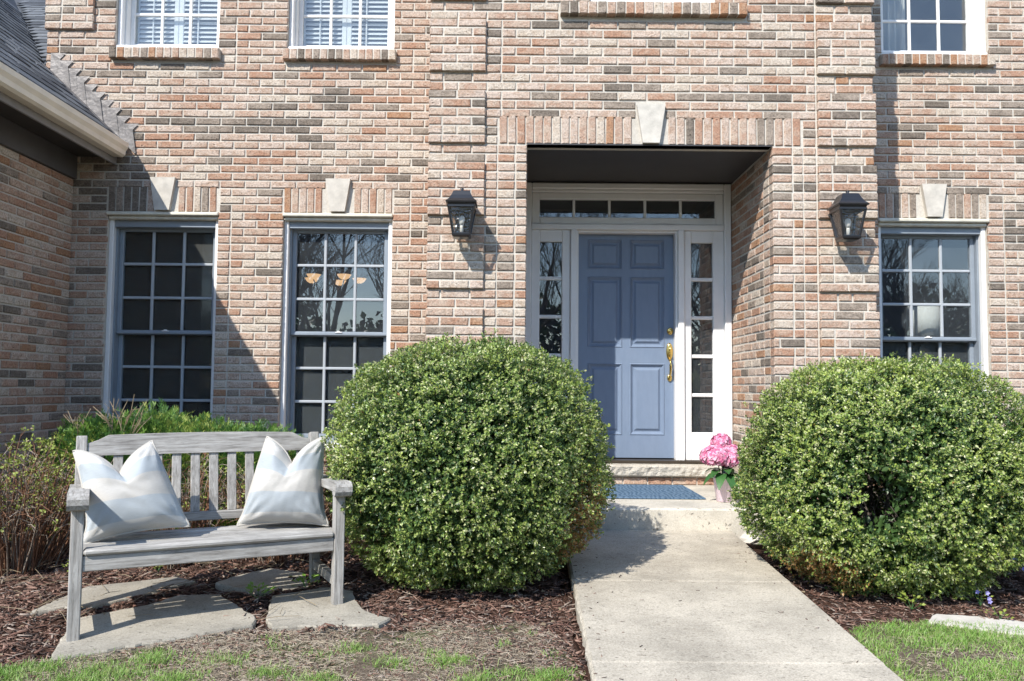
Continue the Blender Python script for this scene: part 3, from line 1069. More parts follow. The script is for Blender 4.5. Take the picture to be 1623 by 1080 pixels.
for i, (ctr, U, N, L, H, D, c, wall) in enumerate(BRICKS):
    out = rb.uniform(-0.0014, 0.0014)
    w = Vector(N)
    u = Vector(U)
    if u.cross(w).z < 0: u = -u
    tilt = rb.uniform(-0.004, 0.004)
    mat = Matrix(((u.x, w.x, 0, ctr.x + w.x * out), (u.y, w.y, 0, ctr.y + w.y * out), (u.z, w.z, 1, ctr.z), (0, 0, 0, 1)))
    mat = mat @ Matrix.Rotation(tilt, 4, 'Y')
    if i in solo:
        o = bpy.data.objects.new('brick', proto[c, rb.randrange(4)])
        COL.objects.link(o)
        o.parent = wall
        # wall meshes are in world axes with the house shift taken out by their parent inverse
        o.matrix_basis = mat
    else:
        p, fs = brick_verts(L, H, D, rb)
        rest.add([mat @ Vector(q) for q in p], fs, c)
o = rest.build('brickwork', BR, house)
tag(o, kind='stuff')

# ------------------------------------------------------------------ windows
def make_window(w, screens=(), shutters=False):
    wid, x0, x1, z0, z1, fy = w
    lower = wid[0] == 'W'
    SA, MU = (M['trim'], M['muntin']) if lower else (M['white'], M['white'])
    ys = fy + 0.155                     # glass of the upper sash
    m = MB()
    mw = 0.038                          # outer mould
    # mould, inner jambs, head
    m.cbox((x0, fy + 0.045, z0), (x0 + mw, fy + 0.10, z1 - 0.02), 0.006)
    m.cbox((x1 - mw, fy + 0.045, z0), (x1, fy + 0.10, z1 - 0.02), 0.006)
    if lower:
        m.cbox((x0 - 0.004, fy - 0.016, z1 - 0.036), (x1 + 0.004, fy + 0.12, z1 - 0.004), 0.008, 1)
        m.cbox((x0 + 0.004, fy + 0.012, z1 - 0.066), (x1 - 0.004, fy + 0.12, z1 - 0.036), 0.008, 1)
    else:
        m.cbox((x0, fy + 0.02, z1 - 0.066), (x1, fy + 0.12, z1 - 0.004), 0.006)
    m.cbox((x0 + mw, fy + 0.06, z1 - 0.125), (x1 - mw, fy + 0.13, z1 - 0.064), 0.004, 2)
    m.box((x0 + 0.010, fy + 0.10, z0), (x0 + mw + 0.012, fy + 0.24, z1 - 0.06), 2)
    m.box((x1 - mw - 0.012, fy + 0.10, z0), (x1 - 0.010, fy + 0.24, z1 - 0.06), 2)
    m.box((x0 + 0.010, fy + 0.13, z1 - 0.105), (x1 - 0.010, fy + 0.24, z1 - 0.06), 2)
    m.cbox((x0, fy + 0.02, z0), (x1, fy + 0.24, z0 + 0.042), 0.006)       # wooden sill
    root = m.build('window', [M['white'], M['trim_aged'], SA], house)
    ix0, ix1 = x0 + mw + 0.012, x1 - mw - 0.012
    zb, zt = z0 + 0.042, z1 - 0.105
    zm = zb + (zt - zb) * 0.497
    sw = 0.036
    for k, (a, b, yy, br, tr) in enumerate(((zm - 0.004, zt, ys, 0.036, 0.046), (zb, zm + 0.022, ys + 0.04, 0.075, 0.030))):
        s_ = MB()
        s_.cbox((ix0, yy - 0.02, a), (ix0 + sw, yy + 0.018, b), 0.004)
        s_.cbox((ix1 - sw, yy - 0.02, a), (ix1, yy + 0.018, b), 0.004)
        s_.cbox((ix0 + sw, yy - 0.020, a), (ix1 - sw, yy + 0.018, a + br), 0.004)
        s_.cbox((ix0 + sw, yy - 0.020, b - tr), (ix1 - sw, yy + 0.018, b), 0.004)
        if k == 0:
            s_.cbox((ix0 + 0.002, yy - 0.028, a + 0.004), (ix1 - 0.002, yy - 0.018, a + 0.026), 0.003)
        s_.build('sash', SA, root)
        gx0, gx1, gz0, gz1 = ix0 + sw, ix1 - sw, a + br, b - tr
        mt = 0.024
        pw, ph = (gx1 - gx0 - 2 * mt) / 3, (gz1 - gz0 - 2 * mt) / 3
        for i in (1, 2):
            q = MB()
            xx = gx0 + i * pw + (i - 1) * mt
            q.cbox((xx, yy - 0.014, gz0), (xx + mt, yy + 0.012, gz1), 0.005)
            q.build('muntin', MU, root)
            q = MB()
            zz = gz0 + i * ph + (i - 1) * mt
            q.cbox((gx0, yy - 0.0125, zz), (gx1, yy + 0.0105, zz + mt), 0.005)
            q.build('muntin', MU, root)
        for i in range(3):
            for j in range(3):
                q = MB()
                xx, zz = gx0 + i * (pw + mt), gz0 + j * (ph + mt)
                q.box((xx - 0.002, yy, zz - 0.002), (xx + pw + 0.002, yy + 0.003, zz + ph + 0.002))
                q.build('pane', M['glass_behind_screen'] if (wid, k) in screens else M['glass'], root)
        if (wid, k) in screens:
            q = MB()
            q.box((gx0 - 0.01, yy + 0.022, gz0 - 0.01), (gx1 + 0.01, yy + 0.024, gz1 + 0.01))
            q.build('screen', M['screen'] if wid == 'W1' else M['screen_grey'], root)
        if k == 0:
            q = MB()
            cx = (ix0 + ix1) / 2
            q.cbox((cx - 0.03, yy - 0.036, a + 0.024), (cx + 0.03, yy - 0.012, a + 0.034), 0.003)
            q.cbox((cx - 0.012, yy - 0.036, a + 0.030), (cx + 0.012, yy - 0.016, a + 0.042), 0.003)
            q.build('sash_lock', M['white'], root)
    if shutters:
        yy = ys + 0.085
        cx = (ix0 + ix1) / 2
        st = 0.042
        for (a, b) in ((ix0, cx - 0.001), (cx + 0.001, ix1)):
            sh = MB()
            sh.cbox((a, yy, zb), (a + st, yy + 0.03, zt), 0.004)
            sh.cbox((b - st, yy, zb), (b, yy + 0.03, zt), 0.004)
            sh.cbox((a + st, yy + 0.001, zb), (b - st, yy + 0.029, zb + 0.035), 0.004)
            sh.cbox((a + st, yy + 0.001, zt - 0.07), (b - st, yy + 0.029, zt), 0.004)
            sh.cbox((a + st + 0.13, yy - 0.018, zb + 0.05), (a + st + 0.142, yy - 0.008, zt - 0.1), 0.003)
            sp = sh.build('shutter', M['shutter'], house)
            z = zb + 0.055
            base = None
            while z < zt - 0.09:
                if base is None:
                    q = MB()
                    q.bar((a + st + 0.001, 0, 0), (b - st - 0.001, 0, 0), 0.056, 0.008, 0.003, (0, -0.72, 0.70))
                    base = q.mesh('slat', M['shutter'])
                o = link('slat', base, sp, loc=(0, yy + 0.014, z))
                z += 0.0415
    return root
make_window(WIN[0], screens=(('W1', 0), ('W1', 1)))
make_window(WIN[1], screens=(('W2', 1),))
make_window(WIN[2], screens=(('W3', 1),))
make_window(WIN[3], shutters=True)
make_window(WIN[4], shutters=True)
make_window(WIN[5])
make_window(WIN[6])

# rooms behind the glass
def room(a, b, mat):
    m = MB()
    (x0, y0, z0), (x1, y1, z1) = a, b
    t = 0.05
    m.box((x0 - t, y1, z0 - t), (x1 + t, y1 + t, z1 + t))
    m.box((x0 - t, y0, z0 - t), (x0, y1, z1 + t))
    m.box((x1, y0, z0 - t), (x1 + t, y1, z1 + t))
    m.box((x0, y0, z0 - t), (x1, y1, z0))
    m.box((x0, y0, z1), (x1, y1, z1 + t))
    m.build('room_lining', mat, house)
RY = WY + 0.272
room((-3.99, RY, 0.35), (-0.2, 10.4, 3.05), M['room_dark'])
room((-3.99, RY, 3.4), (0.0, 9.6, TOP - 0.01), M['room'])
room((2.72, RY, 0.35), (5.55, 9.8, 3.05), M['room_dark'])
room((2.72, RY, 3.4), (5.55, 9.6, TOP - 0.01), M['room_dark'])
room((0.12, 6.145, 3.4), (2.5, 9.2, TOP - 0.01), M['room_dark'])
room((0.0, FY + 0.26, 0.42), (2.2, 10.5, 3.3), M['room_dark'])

# ------------------------------------------------------------------ front entry
CX = 1.022
m = MB()
fx0, fx1 = PX0 + 0.004, PX1 - 0.004
ZTH = 0.476
zt = LZ - 0.006
m.cbox((fx0, FY, ZTH), (fx0 + 0.060, FY + 0.2, zt), 0.006)                       # outer posts
m.cbox((fx1 - 0.060, FY, ZTH), (fx1, FY + 0.2, zt), 0.006)
m.cbox((fx0 + 0.060, FY - 0.004, zt - 0.055), (fx1 - 0.060, FY + 0.2, zt), 0.010)       # head in three steps
m.cbox((fx0 + 0.060, FY + 0.012, zt - 0.082), (fx1 - 0.060, FY + 0.2, zt - 0.053), 0.008)
m.cbox((fx0 + 0.062, FY + 0.004, 2.502), (fx1 - 0.062, FY + 0.2, 2.552), 0.006)          # transom bar
m.cbox((0.512, FY + 0.002, ZTH), (0.567, FY + 0.2, 2.502), 0.005)                        # posts beside the door
m.cbox((1.462, FY + 0.002, ZTH), (1.517, FY + 0.2, 2.502), 0.005)
m.cbox((0.565, FY + 0.04, ZTH), (0.585, FY + 0.2, 2.50), 0.003)                          # door stops
m.cbox((1.444, FY + 0.04, ZTH), (1.464, FY + 0.2, 2.50), 0.003)
m.cbox((0.584, FY + 0.04, 2.482), (1.445, FY + 0.2, 2.503), 0.003)
m.build('entry_frame', M['white'], house)
# transom with five panes
tz0, tz1, tx0, tx1 = 2.553, zt - 0.083, fx0 + 0.062, fx1 - 0.062
gx0, gx1, gz0, gz1 = 0.236, 1.800, 2.618, 2.778
m = MB()
m.cbox((tx0, FY + 0.03, tz0), (gx0, FY + 0.09, tz1), 0.008)
m.cbox((gx1, FY + 0.03, tz0), (tx1, FY + 0.09, tz1), 0.008)
m.cbox((gx0 - 0.002, FY + 0.031, tz0), (gx1 + 0.002, FY + 0.089, gz0), 0.008)
m.cbox((gx0 - 0.002, FY + 0.031, gz1), (gx1 + 0.002, FY + 0.089, tz1), 0.008)
tr = m.build('transom', M['white'], house)
mt = 0.024
pw = (gx1 - gx0 - 4 * mt) / 5
for i in range(5):
    xx = gx0 + i * (pw + mt)
    q = MB()
    q.box((xx - 0.002, FY + 0.066, gz0 - 0.002), (xx + pw + 0.002, FY + 0.069, gz1 + 0.002))
    q.build('pane', M['glass'], tr)
    if i < 4:
        q = MB()
        q.cbox((xx + pw, FY + 0.052, gz0), (xx + pw + mt, FY + 0.08, gz1), 0.006)
        q.build('muntin', M['white'], tr)
# sidelights with five panes each
for (sx0, sx1, a, b) in ((fx0 + 0.061, 0.511, 0.240, 0.437), (1.518, fx1 - 0.061, 1.582, 1.775)):
    m = MB()
    z1s = 2.501
    zz0, zz1 = 0.720, 2.395
    m.cbox((sx0, FY + 0.028, ZTH), (a, FY + 0.085, z1s), 0.006)
    m.cbox((b, FY + 0.028, ZTH), (sx1, FY + 0.085, z1s), 0.006)
    m.cbox((a - 0.002, FY + 0.029, ZTH), (b + 0.002, FY + 0.084, zz0), 0.006)
    m.cbox((a - 0.002, FY + 0.029, zz1), (b + 0.002, FY + 0.084, z1s), 0.006)
    sd = m.build('sidelight', M['white'], house)
    mt = 0.032
    ph = (zz1 - zz0 - 4 * mt) / 5
    for i in range(5):
        zc = zz0 + i * (ph + mt)
        q = MB()
        q.box((a - 0.002, FY + 0.062, zc - 0.002), (b + 0.002, FY + 0.065, zc + ph + 0.002))
        q.build('pane', M['glass'], sd)
        if i < 4:
            q = MB()
            q.cbox((a - 0.004, FY + 0.046, zc + ph), (b + 0.004, FY + 0.076, zc + ph + mt), 0.006)
            q.build('muntin', M['white'], sd)
# six-panel door
DY = FY + 0.125
def panel_door():
    x0, x1, z0, z1 = 0.586, 1.4435, 0.488, 2.481
    pans = [(0.672, 0.985, 2.165, 2.436), (1.050, 1.363, 2.165, 2.436), (0.672, 0.985, 1.462, 2.100), (1.050, 1.363, 1.462, 2.100), (0.674, 0.985, 0.686, 1.324), (1.050, 1.363, 0.686, 1.324)]
    m = MB()
    wall_boxes(m, 'x', x0, x1, z0, z1, DY, DY + 0.045, [(p[0], p[1], p[2], p[3]) for p in pans])
    for (a, b, c, d) in pans:
        rings = [(0.0, 0.0), (0.008, -0.006), (0.016, 0.004), (0.030, 0.016), (0.040, 0.016), (0.058, 0.002), (0.062, 0.001)]
        vs, fs = [], []
        for (ins, dy) in rings:
            vs += [(a + ins, DY + dy, c + ins), (b - ins, DY + dy, c + ins), (b - ins, DY + dy, d - ins), (a + ins, DY + dy, d - ins)]
        for k in range(len(rings) - 1):
            for e in range(4):
                e2 = (e + 1) % 4
                fs.append((k * 4 + e, k * 4 + e2, k * 4 + 4 + e2, k * 4 + 4 + e))
        k = (len(rings) - 1) * 4
        fs.append((k, k + 1, k + 2, k + 3))
        m.add(vs, fs)
        m.box((a - 0.001, DY + 0.03, c - 0.001), (b + 0.001, DY + 0.04, d + 0.001))
    return m.build('front_door', M['door'], house)
door = panel_door()
tag(door, 'six panel door painted slate blue')
def oval(m, x, z, rx, rz, y0, y1, n=20, dome=0.006):
    vs = []
    for (s, y) in ((1, y0), (1, y1), (0.8, y1 - dome * 0.6), (0.0, y1 - dome)):
        for k in range(n):
            t = 2 * PI * k / n
            vs.append((x + rx * s * math.cos(t), y, z + rz * s * math.sin(t)))
    fs = [(i * n + k, i * n + (k + 1) % n, (i + 1) * n + (k + 1) % n, (i + 1) * n + k) for i in range(3) for k in range(n)]
    m.add(vs, fs)
q = MB()
oval(q, 1.410, 1.613, 0.027, 0.031, DY, DY - 0.016)
oval(q, 1.410, 1.613, 0.016, 0.018, DY - 0.016, DY - 0.026)
q.build('deadbolt', M['brass'], door, True)
q = MB()
oval(q, 1.405, 1.430, 0.029, 0.078, DY, DY - 0.012)
oval(q, 1.409, 1.452, 0.012, 0.014, DY - 0.012, DY - 0.026)
q.cbox((1.393, DY - 0.045, 1.402), (1.417, DY - 0.010, 1.412), 0.003)
pts = [(1.405, DY - 0.010, 1.375), (1.405, DY - 0.045, 1.352), (1.405, DY - 0.058, 1.31), (1.405, DY - 0.055, 1.26), (1.405, DY - 0.040, 1.222), (1.405, DY - 0.012, 1.203)]
q.tube(pts, [0.010, 0.011, 0.012, 0.011, 0.010, 0.009], 10)
oval(q, 1.405, 1.196, 0.021, 0.032, DY, DY - 0.012)
q.build('handle', M['brass'], door, True)
# threshold: metal sill, limestone tread with a rock-faced edge, brick course under it
q = MB()
q.cbox((fx0 + 0.03, FY - 0.03, 0.452), (fx1 - 0.03, FY + 0.25, 0.4775), 0.005)
q.build('door_sill', M['bronze'], house)
q = MB()
nx = 60
vs, fs = [], []
tx0, tx1 = PX0 + 0.012, 1.79
def tread(i, lev):
    x = tx0 + (tx1 - tx0) * i / nx
    yy = 6.965 + random.uniform(-0.008, 0.008)
    return {0: (x, FY + 0.1, 0.450), 1: (x, 6.985 + random.uniform(-0.004, 0.004), 0.450), 2: (x, yy - 0.004, 0.435), 3: (x, yy, 0.395), 4: (x, yy + 0.004, 0.362), 5: (x, 6.985, 0.352), 6: (x, FY + 0.1, 0.352)}[lev]
for i in range(nx + 1):
    vs += [tread(i, l) for l in range(7)]
for i in range(nx):
    for l in range(6):
        fs.append((i * 7 + l, (i + 1) * 7 + l, (i + 1) * 7 + l + 1, i * 7 + l + 1)[::-1])
fs.append(tuple(range(7)))
fs.append(tuple(nx * 7 + l for l in range(7))[::-1])
q.add(vs, fs)
q.build('threshold', M['rough_stone'], house)
q = MB()
q.box((PX0 + 0.004, 7.022, 0.20), (PX1 - 0.004, 7.2, 0.351))
thr = q.build('riser', M['mortar'], house)
x = 0.12
while x < PX1 - 0.06:
    q = MB()
    L = min(0.2, PX1 - 0.01 - x)
    q.cbox((x, 7.012, 0.284), (x + L, 7.06, 0.341), 0.004)
    q.build('brick', BR[random.choice((1, 2, 1, 0))], thr)
    x += L + 0.011
q = MB()
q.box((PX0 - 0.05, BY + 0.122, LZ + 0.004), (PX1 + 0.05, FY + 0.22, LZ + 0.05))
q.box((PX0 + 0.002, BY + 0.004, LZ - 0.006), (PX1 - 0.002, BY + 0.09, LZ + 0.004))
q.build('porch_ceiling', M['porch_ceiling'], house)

# ------------------------------------------------------------------ garage eave, gutter, roof, flashing
EX = -3.27            # outer lip of the gutter
EY0 = GY0 - 0.25
EY1 = WY - 0.07
q = MB()
prof = [(-3.392, 3.022), (-3.315, 3.018), (-3.292, 3.035), (-3.288, 3.070), (-3.268, 3.100), (-3.266, 3.138), (-3.276, 3.138), (-3.278, 3.108), (-3.298, 3.076), (-3.302, 3.042), (-3.320, 3.028), (-3.392, 3.030)]
n = len(prof)
q.add([(x, EY0, z) for x, z in prof] + [(x, EY1, z) for x, z in prof], [(i, (i + 1) % n, n + (i + 1) % n, n + i)[::-1] for i in range(n)])
q.add([(x, EY1 - 0.002, z) for x, z in prof[:6] + [(-3.392, 3.138)]], [tuple(range(7))])
q.add([(x, EY0 + 0.002, z) for x, z in prof[:6] + [(-3.392, 3.138)]], [tuple(range(7))[::-1]])
q.build('gutter', M['gutter'], house)
q = MB()
q.cbox((-3.415, EY0, 2.968), (-3.394, WY - 0.004, 3.14), 0.003)
q.build('fascia', M['fascia'], house)
q = MB()
q.box((GX - 0.2, EY0, 3.040), (-3.415, WY - 0.004, 3.055))
q.build('soffit', M['soffit'], house)
q = MB()
q.cbox((GX - 0.05, GY0, 2.842), (GX + 0.026, WY - 0.004, 3.040), 0.003)
q.build('frieze_board', M['frieze'], house)
SL = 0.95
RX0 = -3.31
def roof_z(x): return 3.135 + SL * (RX0 - x)
q = MB()
RT = -6.9
q.add([(RX0, EY0, roof_z(RX0) - 0.012), (RX0, 12, roof_z(RX0) - 0.012), (RT, 12, roof_z(RT) - 0.012), (RT, EY0, roof_z(RT) - 0.012),
       (RX0, EY0, roof_z(RX0) - 0.06), (RX0, 12, roof_z(RX0) - 0.06), (RT, 12, roof_z(RT) - 0.06), (RT, EY0, roof_z(RT) - 0.06)],
      [(0, 1, 2, 3), (7, 6, 5, 4), (0, 4, 5, 1), (2, 6, 7, 3), (0, 3, 7, 4), (1, 5, 6, 2)])
# keep clear of the house body: the deck behind the wall line only lies left of the corner
q.v = [(min(x, -4.06) if (y > 11 and x > -4.06) else x, y, z) for x, y, z in q.v]
q = MB()
for (xa, xb, ya, yb) in ((RX0, -4.06, EY0, WY - 0.01), (-4.06, RT, EY0, 12.0)):
    z0, z1 = roof_z(xa) - 0.012, roof_z(xb) - 0.012
    q.add([(xa, ya, z0), (xa, yb, z0), (xb, yb, z1), (xb, ya, z1), (xa, ya, z0 - 0.05), (xa, yb, z0 - 0.05), (xb, yb, z1 - 0.05), (xb, ya, z1 - 0.05)],
          [(0, 1, 2, 3), (7, 6, 5, 4), (0, 4, 5, 1), (2, 6, 7, 3), (0, 3, 7, 4), (1, 5, 6, 2)])
# gable end under the wing roof
q.add([(RX0 - 0.1, GY0 + 0.02, 3.0), (RT, GY0 + 0.02, 3.0), (RT, GY0 + 0.02, roof_z(RT) - 0.07)], [(0, 1, 2)])
# valley roof facing the street, left of the upper storey
def roof2_z(y): return 3.84 + 0.70 * (y - WY)
q.add([(-4.08, WY + 0.02, roof2_z(WY + 0.02) - 0.012), (-4.08, 10.4, roof2_z(10.4) - 0.012), (-6.7, 10.4, roof2_z(10.4) - 0.012)], [(0, 1, 2)])
roof = q.build('roof', SHN[2], house)
q = MB()
def shingle_mesh(L, E, mat):
    q = MB()
    t = 0.009
    # x along the course, y up the slope, z off the deck; the butt end is thick
    q.add([(-L / 2, 0, t), (L / 2, 0, t), (L / 2, E + 0.03, 0.002), (-L / 2, E + 0.03, 0.002), (-L / 2, 0, 0), (L / 2, 0, 0), (L / 2, E + 0.03, -0.004), (-L / 2, E + 0.03, -0.004)],
          [(0, 1, 2, 3), (7, 6, 5, 4), (0, 4, 5, 1), (1, 5, 6, 2), (2, 6, 7, 3), (3, 7, 4, 0)])
    return q.mesh('shingle', mat)
EXPO = 0.142
SM = [shingle_mesh(L, EXPO, mt) for L in (0.26, 0.31) for mt in SHN]
up1 = Vector((-1, 0, SL)).normalized()
nr1 = Vector((SL, 0, 1)).normalized()
def place_shingle(p, along, up, nr, sx):
    o = bpy.data.objects.new('shingle', random.choice(SM))
    COL.objects.link(o)
    o.parent = roof
    o.matrix_basis = Matrix(((along.x * sx, up.x, nr.x, p.x), (along.y * sx, up.y, nr.y, p.y), (along.z * sx, up.z, nr.z, p.z), (0, 0, 0, 1)))
cnt = 0
for k in range(22):
    base = Vector((RX0, 0, roof_z(RX0) - 0.006)) + up1 * (k * EXPO)
    yy = 5.0 + (k % 2) * 0.14 + random.uniform(0, 0.06)
    yend = (WY - 0.02) if base.x > -4.06 else WY + 0.03 + (-4.04 - base.x) * 1.38
    while yy < yend - 0.05:
        L = random.choice((0.27, 0.31, 0.33))
        L = min(L, yend - yy)
        sxp, syp, _ = screen((base.x, yy + L / 2, base.z))
        if -60 < sxp and syp > -60:
            place_shingle(Vector((base.x, yy + L / 2, base.z)) + nr1 * random.uniform(0.0, 0.004), Vector((0, 1, 0)), up1, nr1, L / 0.285)
            cnt += 1
        yy += L
up2 = Vector((0, 1, 0.70)).normalized()
nr2 = Vector((0, -0.70, 1)).normalized()
for k in range(22):
    b = Vector((0, WY + 0.02, roof2_z(WY + 0.02) - 0.006)) + up2 * (k * EXPO)
    xv = -4.04 - (b.y - WY) / 1.38 - 0.03
    x = -4.08
    first = True
    while x > xv + 0.03:
        L = random.choice((0.16, 0.27, 0.31)) if first else random.choice((0.27, 0.31))
        first = False
        L = min(L, x - xv)
        sxp, syp, _ = screen((x - L / 2, b.y, b.z))
        if sxp > -40 and syp > -60:
            place_shingle(Vector((x - L / 2, b.y, b.z)) + nr2 * random.uniform(0.0, 0.004), Vector((1, 0, 0)), up2, nr2, L / 0.285)
            cnt += 1
        x -= L
# stepped lead flashing along the wall
x = -3.995
step = COURSE / SL
k = 0
while x < -3.33:
    zb = roof_z(x) + 0.0
    ztop = HEAD + math.floor((zb + 0.215 - HEAD) / COURSE) * COURSE + 0.004
    q = MB()
    w = step + 0.045
    yy = WY - 0.006 - 0.004 * (k % 2) - 0.0015 * (k % 3)
    z0a, z0b = roof_z(x) + 0.0, roof_z(x + w) + 0.0
    q.add([(x, yy - 0.004, z0a), (x + w, yy - 0.003, z0b), (x + w * 0.70, yy - 0.003, ztop - 0.055), (x + w * 1.12, yy, ztop), (x, yy, ztop),
           (x, yy + 0.004, z0a), (x + w, yy + 0.004, z0b), (x + w * 0.70, yy + 0.004, ztop - 0.055), (x + w * 1.12, yy + 0.004, ztop), (x, yy + 0.004, ztop)],
          [(0, 1, 2, 3, 4), (9, 8, 7, 6, 5), (0, 5, 6, 1), (1, 6, 7, 2), (2, 7, 8, 3), (3, 8, 9, 4), (4, 9, 5, 0)])
    q.build('flashing', M['flashing'], roof)
    x += step
    k += 1
q = MB()
q.bar((-4.03, WY - 0.045, roof_z(-4.03) + 0.008), (RX0 - 0.02, WY - 0.045, roof_z(RX0 - 0.02) + 0.008), 0.075, 0.004, 0.001)
q.build('flashing_strip', M['flashing'], roof)

# ------------------------------------------------------------------ wall lanterns
def make_lantern():
    t = thing('wall_lantern', '', 'lantern', (0, 0, 0), local=True)
    def part(name, m, mat, smooth=False):
        return link(name, m.mesh(name, mat, smooth), t, local=True)
    ph = PI / 4
    s2 = math.sqrt(2)
    # origin: centre of the cage top; wall is at +y
    q = MB()
    q.lathe([(0.109 * s2, 0.020), (0.111 * s2, 0.030), (0.104 * s2, 0.036), (0.088 * s2, 0.052), (0.072 * s2, 0.080), (0.060 * s2, 0.108), (0.056 * s2, 0.114), (0.048 * s2, 0.116), (0.0, 0.120)], n=4, phase=ph)
    q.lathe([(0.094 * s2, 0.0), (0.098 * s2, 0.020)], n=4, phase=ph)
    part('lantern_roof', q, M['black'])
    q = MB()
    q.lathe([(0.010, 0.117), (0.016, 0.122), (0.009, 0.128), (0.014, 0.136), (0.012, 0.143), (0.0, 0.147)], n=12)
    part('finial', q, M['black'], True)
    q = MB()
    a, b, zt, zb = 0.092, 0.058, 0.0, -0.198
    for (sx, sy) in ((-1, -1), (1, -1), (1, 1), (-1, 1)):
        q.bar((sx * a, sy * a, zt), (sx * b, sy * b, zb), 0.016, 0.016, 0.002, (0, 1, 0))
    for (r, z, h) in ((0.094, 0.0, 0.016), (0.0605, -0.192, 0.012)):
        for k in range(4):
            p = [(-r, -r), (r, -r), (r, r), (-r, r)]
            (x0, y0), (x1, y1) = p[k], p[(k + 1) % 4]
            q.bar((x0, y0, z - 0.004), (x1, y1, z - 0.004), 0.014, h, 0.002)
    part('cage', q, M['black'])
    q = MB()
    q.lathe([(0.052 * s2, -0.222), (0.066 * s2, -0.212), (0.068 * s2, -0.200), (0.062 * s2, -0.196)], n=4, phase=ph)
    part('base_tray', q, M['black'])
    for k in range(4):
        q = MB()
        q.add([(-a + 0.008, -a + 0.004, -0.010), (a - 0.008, -a + 0.004, -0.010), (b - 0.006, -b + 0.004, -0.190), (-b + 0.006, -b + 0.004, -0.190)], [(3, 2, 1, 0)])
        q.xf(0, Matrix.Rotation(k * PI / 2, 4, 'Z'))
        part('glass_pane', q, M['lantern_glass'])
    q = MB()
    q.lathe([(0.012, -0.195), (0.013, -0.14), (0.012, -0.128)], n=10)
    q.lathe([(0.014, -0.128), (0.020, -0.105), (0.023, -0.085), (0.018, -0.066), (0.0, -0.055)], n=12)
    part('bulb', q, M['bulb'], True)
    q = MB()
    q.cbox((-0.055, 0.118, -0.165), (0.055, 0.136, 0.085), 0.010)
    part('back_plate', q, M['black'])
    q = MB()
    q.tube([(0, 0.122, -0.02), (0, 0.125, 0.06), (0, 0.112, 0.108), (0, 0.070, 0.128), (0, 0.020, 0.119)], [0.014, 0.015, 0.016, 0.015, 0.012], 10)
    part('arm', q, M['black'], True)
    return t
def copy_tree(o, parent=None):
    c = o.copy()
    COL.objects.link(c)
    if parent is not None:
        c.parent = parent
    for ch in list(o.children):
        copy_tree(ch, c)
    return c
L1 = make_lantern()
L1.location = (-0.372, 5.84, 2.398)
tag(L1, 'black glass wall lantern on the quoins left of the porch opening', group='wall lanterns beside the porch')
L2 = copy_tree(L1)
L2.location = (2.428, 5.84, 2.403)
tag(L2, 'black glass wall lantern on the quoins right of the porch opening', group='wall lanterns beside the porch')

# ------------------------------------------------------------------ things seen inside
t = thing('chandelier', 'chandelier with small lit amber glass shades seen through the window over the bench', 'chandelier', (-1.90, 8.6, 2.2), local=True)
def lp(name, m, mat, par=t, smooth=False):
    return link(name, m.mesh(name, mat, smooth), par, local=True)
q = MB()
q.tube([(0, 0, 0.85), (0, 0, 0.02)], 0.008, 8)
q.lathe([(0.0, -0.10), (0.03, -0.06), (0.018, -0.02), (0.03, 0.04), (0.012, 0.12)], n=14)
lp('stem', q, M['bronze'], smooth=True)
for k in range(5):
    a = 0.3 + k * 2 * PI / 5
    q = MB()
    dx, dy = math.cos(a), math.sin(a)
    q.tube([(0.02 * dx, 0.02 * dy, -0.04), (0.14 * dx, 0.14 * dy, -0.10), (0.24 * dx, 0.24 * dy, -0.05), (0.27 * dx, 0.27 * dy, 0.0)], 0.006, 6)
    lp('arm', q, M['bronze'], smooth=True)
    q = MB()
    q.lathe([(0.022, 0.0), (0.05, 0.016), (0.075, 0.052), (0.072, 0.052), (0.047, 0.020), (0.02, 0.006)], (0.27 * dx, 0.27 * dy, 0.0), 16)
    lp('glass_shade', q, M['lit_shade'], smooth=True)
t = thing('table_lamp', 'lamp with white drum shade standing inside the lower right window', 'lamp', (3.73, 7.36, 0.60), local=True)
q = MB(); q.lathe([(0.125, 0.99), (0.150, 0.99), (0.138, 1.27), (0.115, 1.27)], n=28); lp('lamp_shade', q, M['shade'], t, True)
q = MB(); q.lathe([(0.09, 0.56), (0.095, 0.58), (0.03, 0.62), (0.07, 0.74), (0.075, 0.82), (0.02, 0.92), (0.012, 1.06)], n=20); lp('lamp_base', q, M['room'], t, True)
t = thing('side_table', 'dark side table under the white lamp behind the lower right window', 'table', (3.73, 7.36, 0.35), local=True)
q = MB(); q.cbox((-0.25, -0.15, 0.79), (0.25, 0.2, 0.82), 0.004); lp('table_top', q, M['bronze'], t)
for sx in (-1, 1):
    for sy in (-1, 1):
        q = MB(); q.cbox((sx * 0.22 - 0.02, sy * 0.12 - 0.02, 0.0), (sx * 0.22 + 0.02, sy * 0.12 + 0.02, 0.79), 0.003); lp('leg', q, M['bronze'], t)
def curtain(x0, x1, y, z0, z1, label):
    q = MB()
    n = 40
    vs = []
    for i in range(n + 1):
        u = i / n
        for z in (z0, z1):
            vs.append((x0 + (x1 - x0) * u, y + 0.022 * math.sin(u * 40) + 0.01 * math.sin(u * 17), z))
    q.add(vs, [(2 * i, 2 * i + 2, 2 * i + 3, 2 * i + 1) for i in range(n)])
    o = q.build('curtain', M['curtain'], None, True)
    sd = o.modifiers.new('thickness', 'SOLIDIFY')
    sd.thickness = 0.003
    tag(o, label, 'curtain')
curtain(3.20, 3.62, 7.36, 3.45, 5.4, 'pale curtain hanging at the left inside the upper right window')

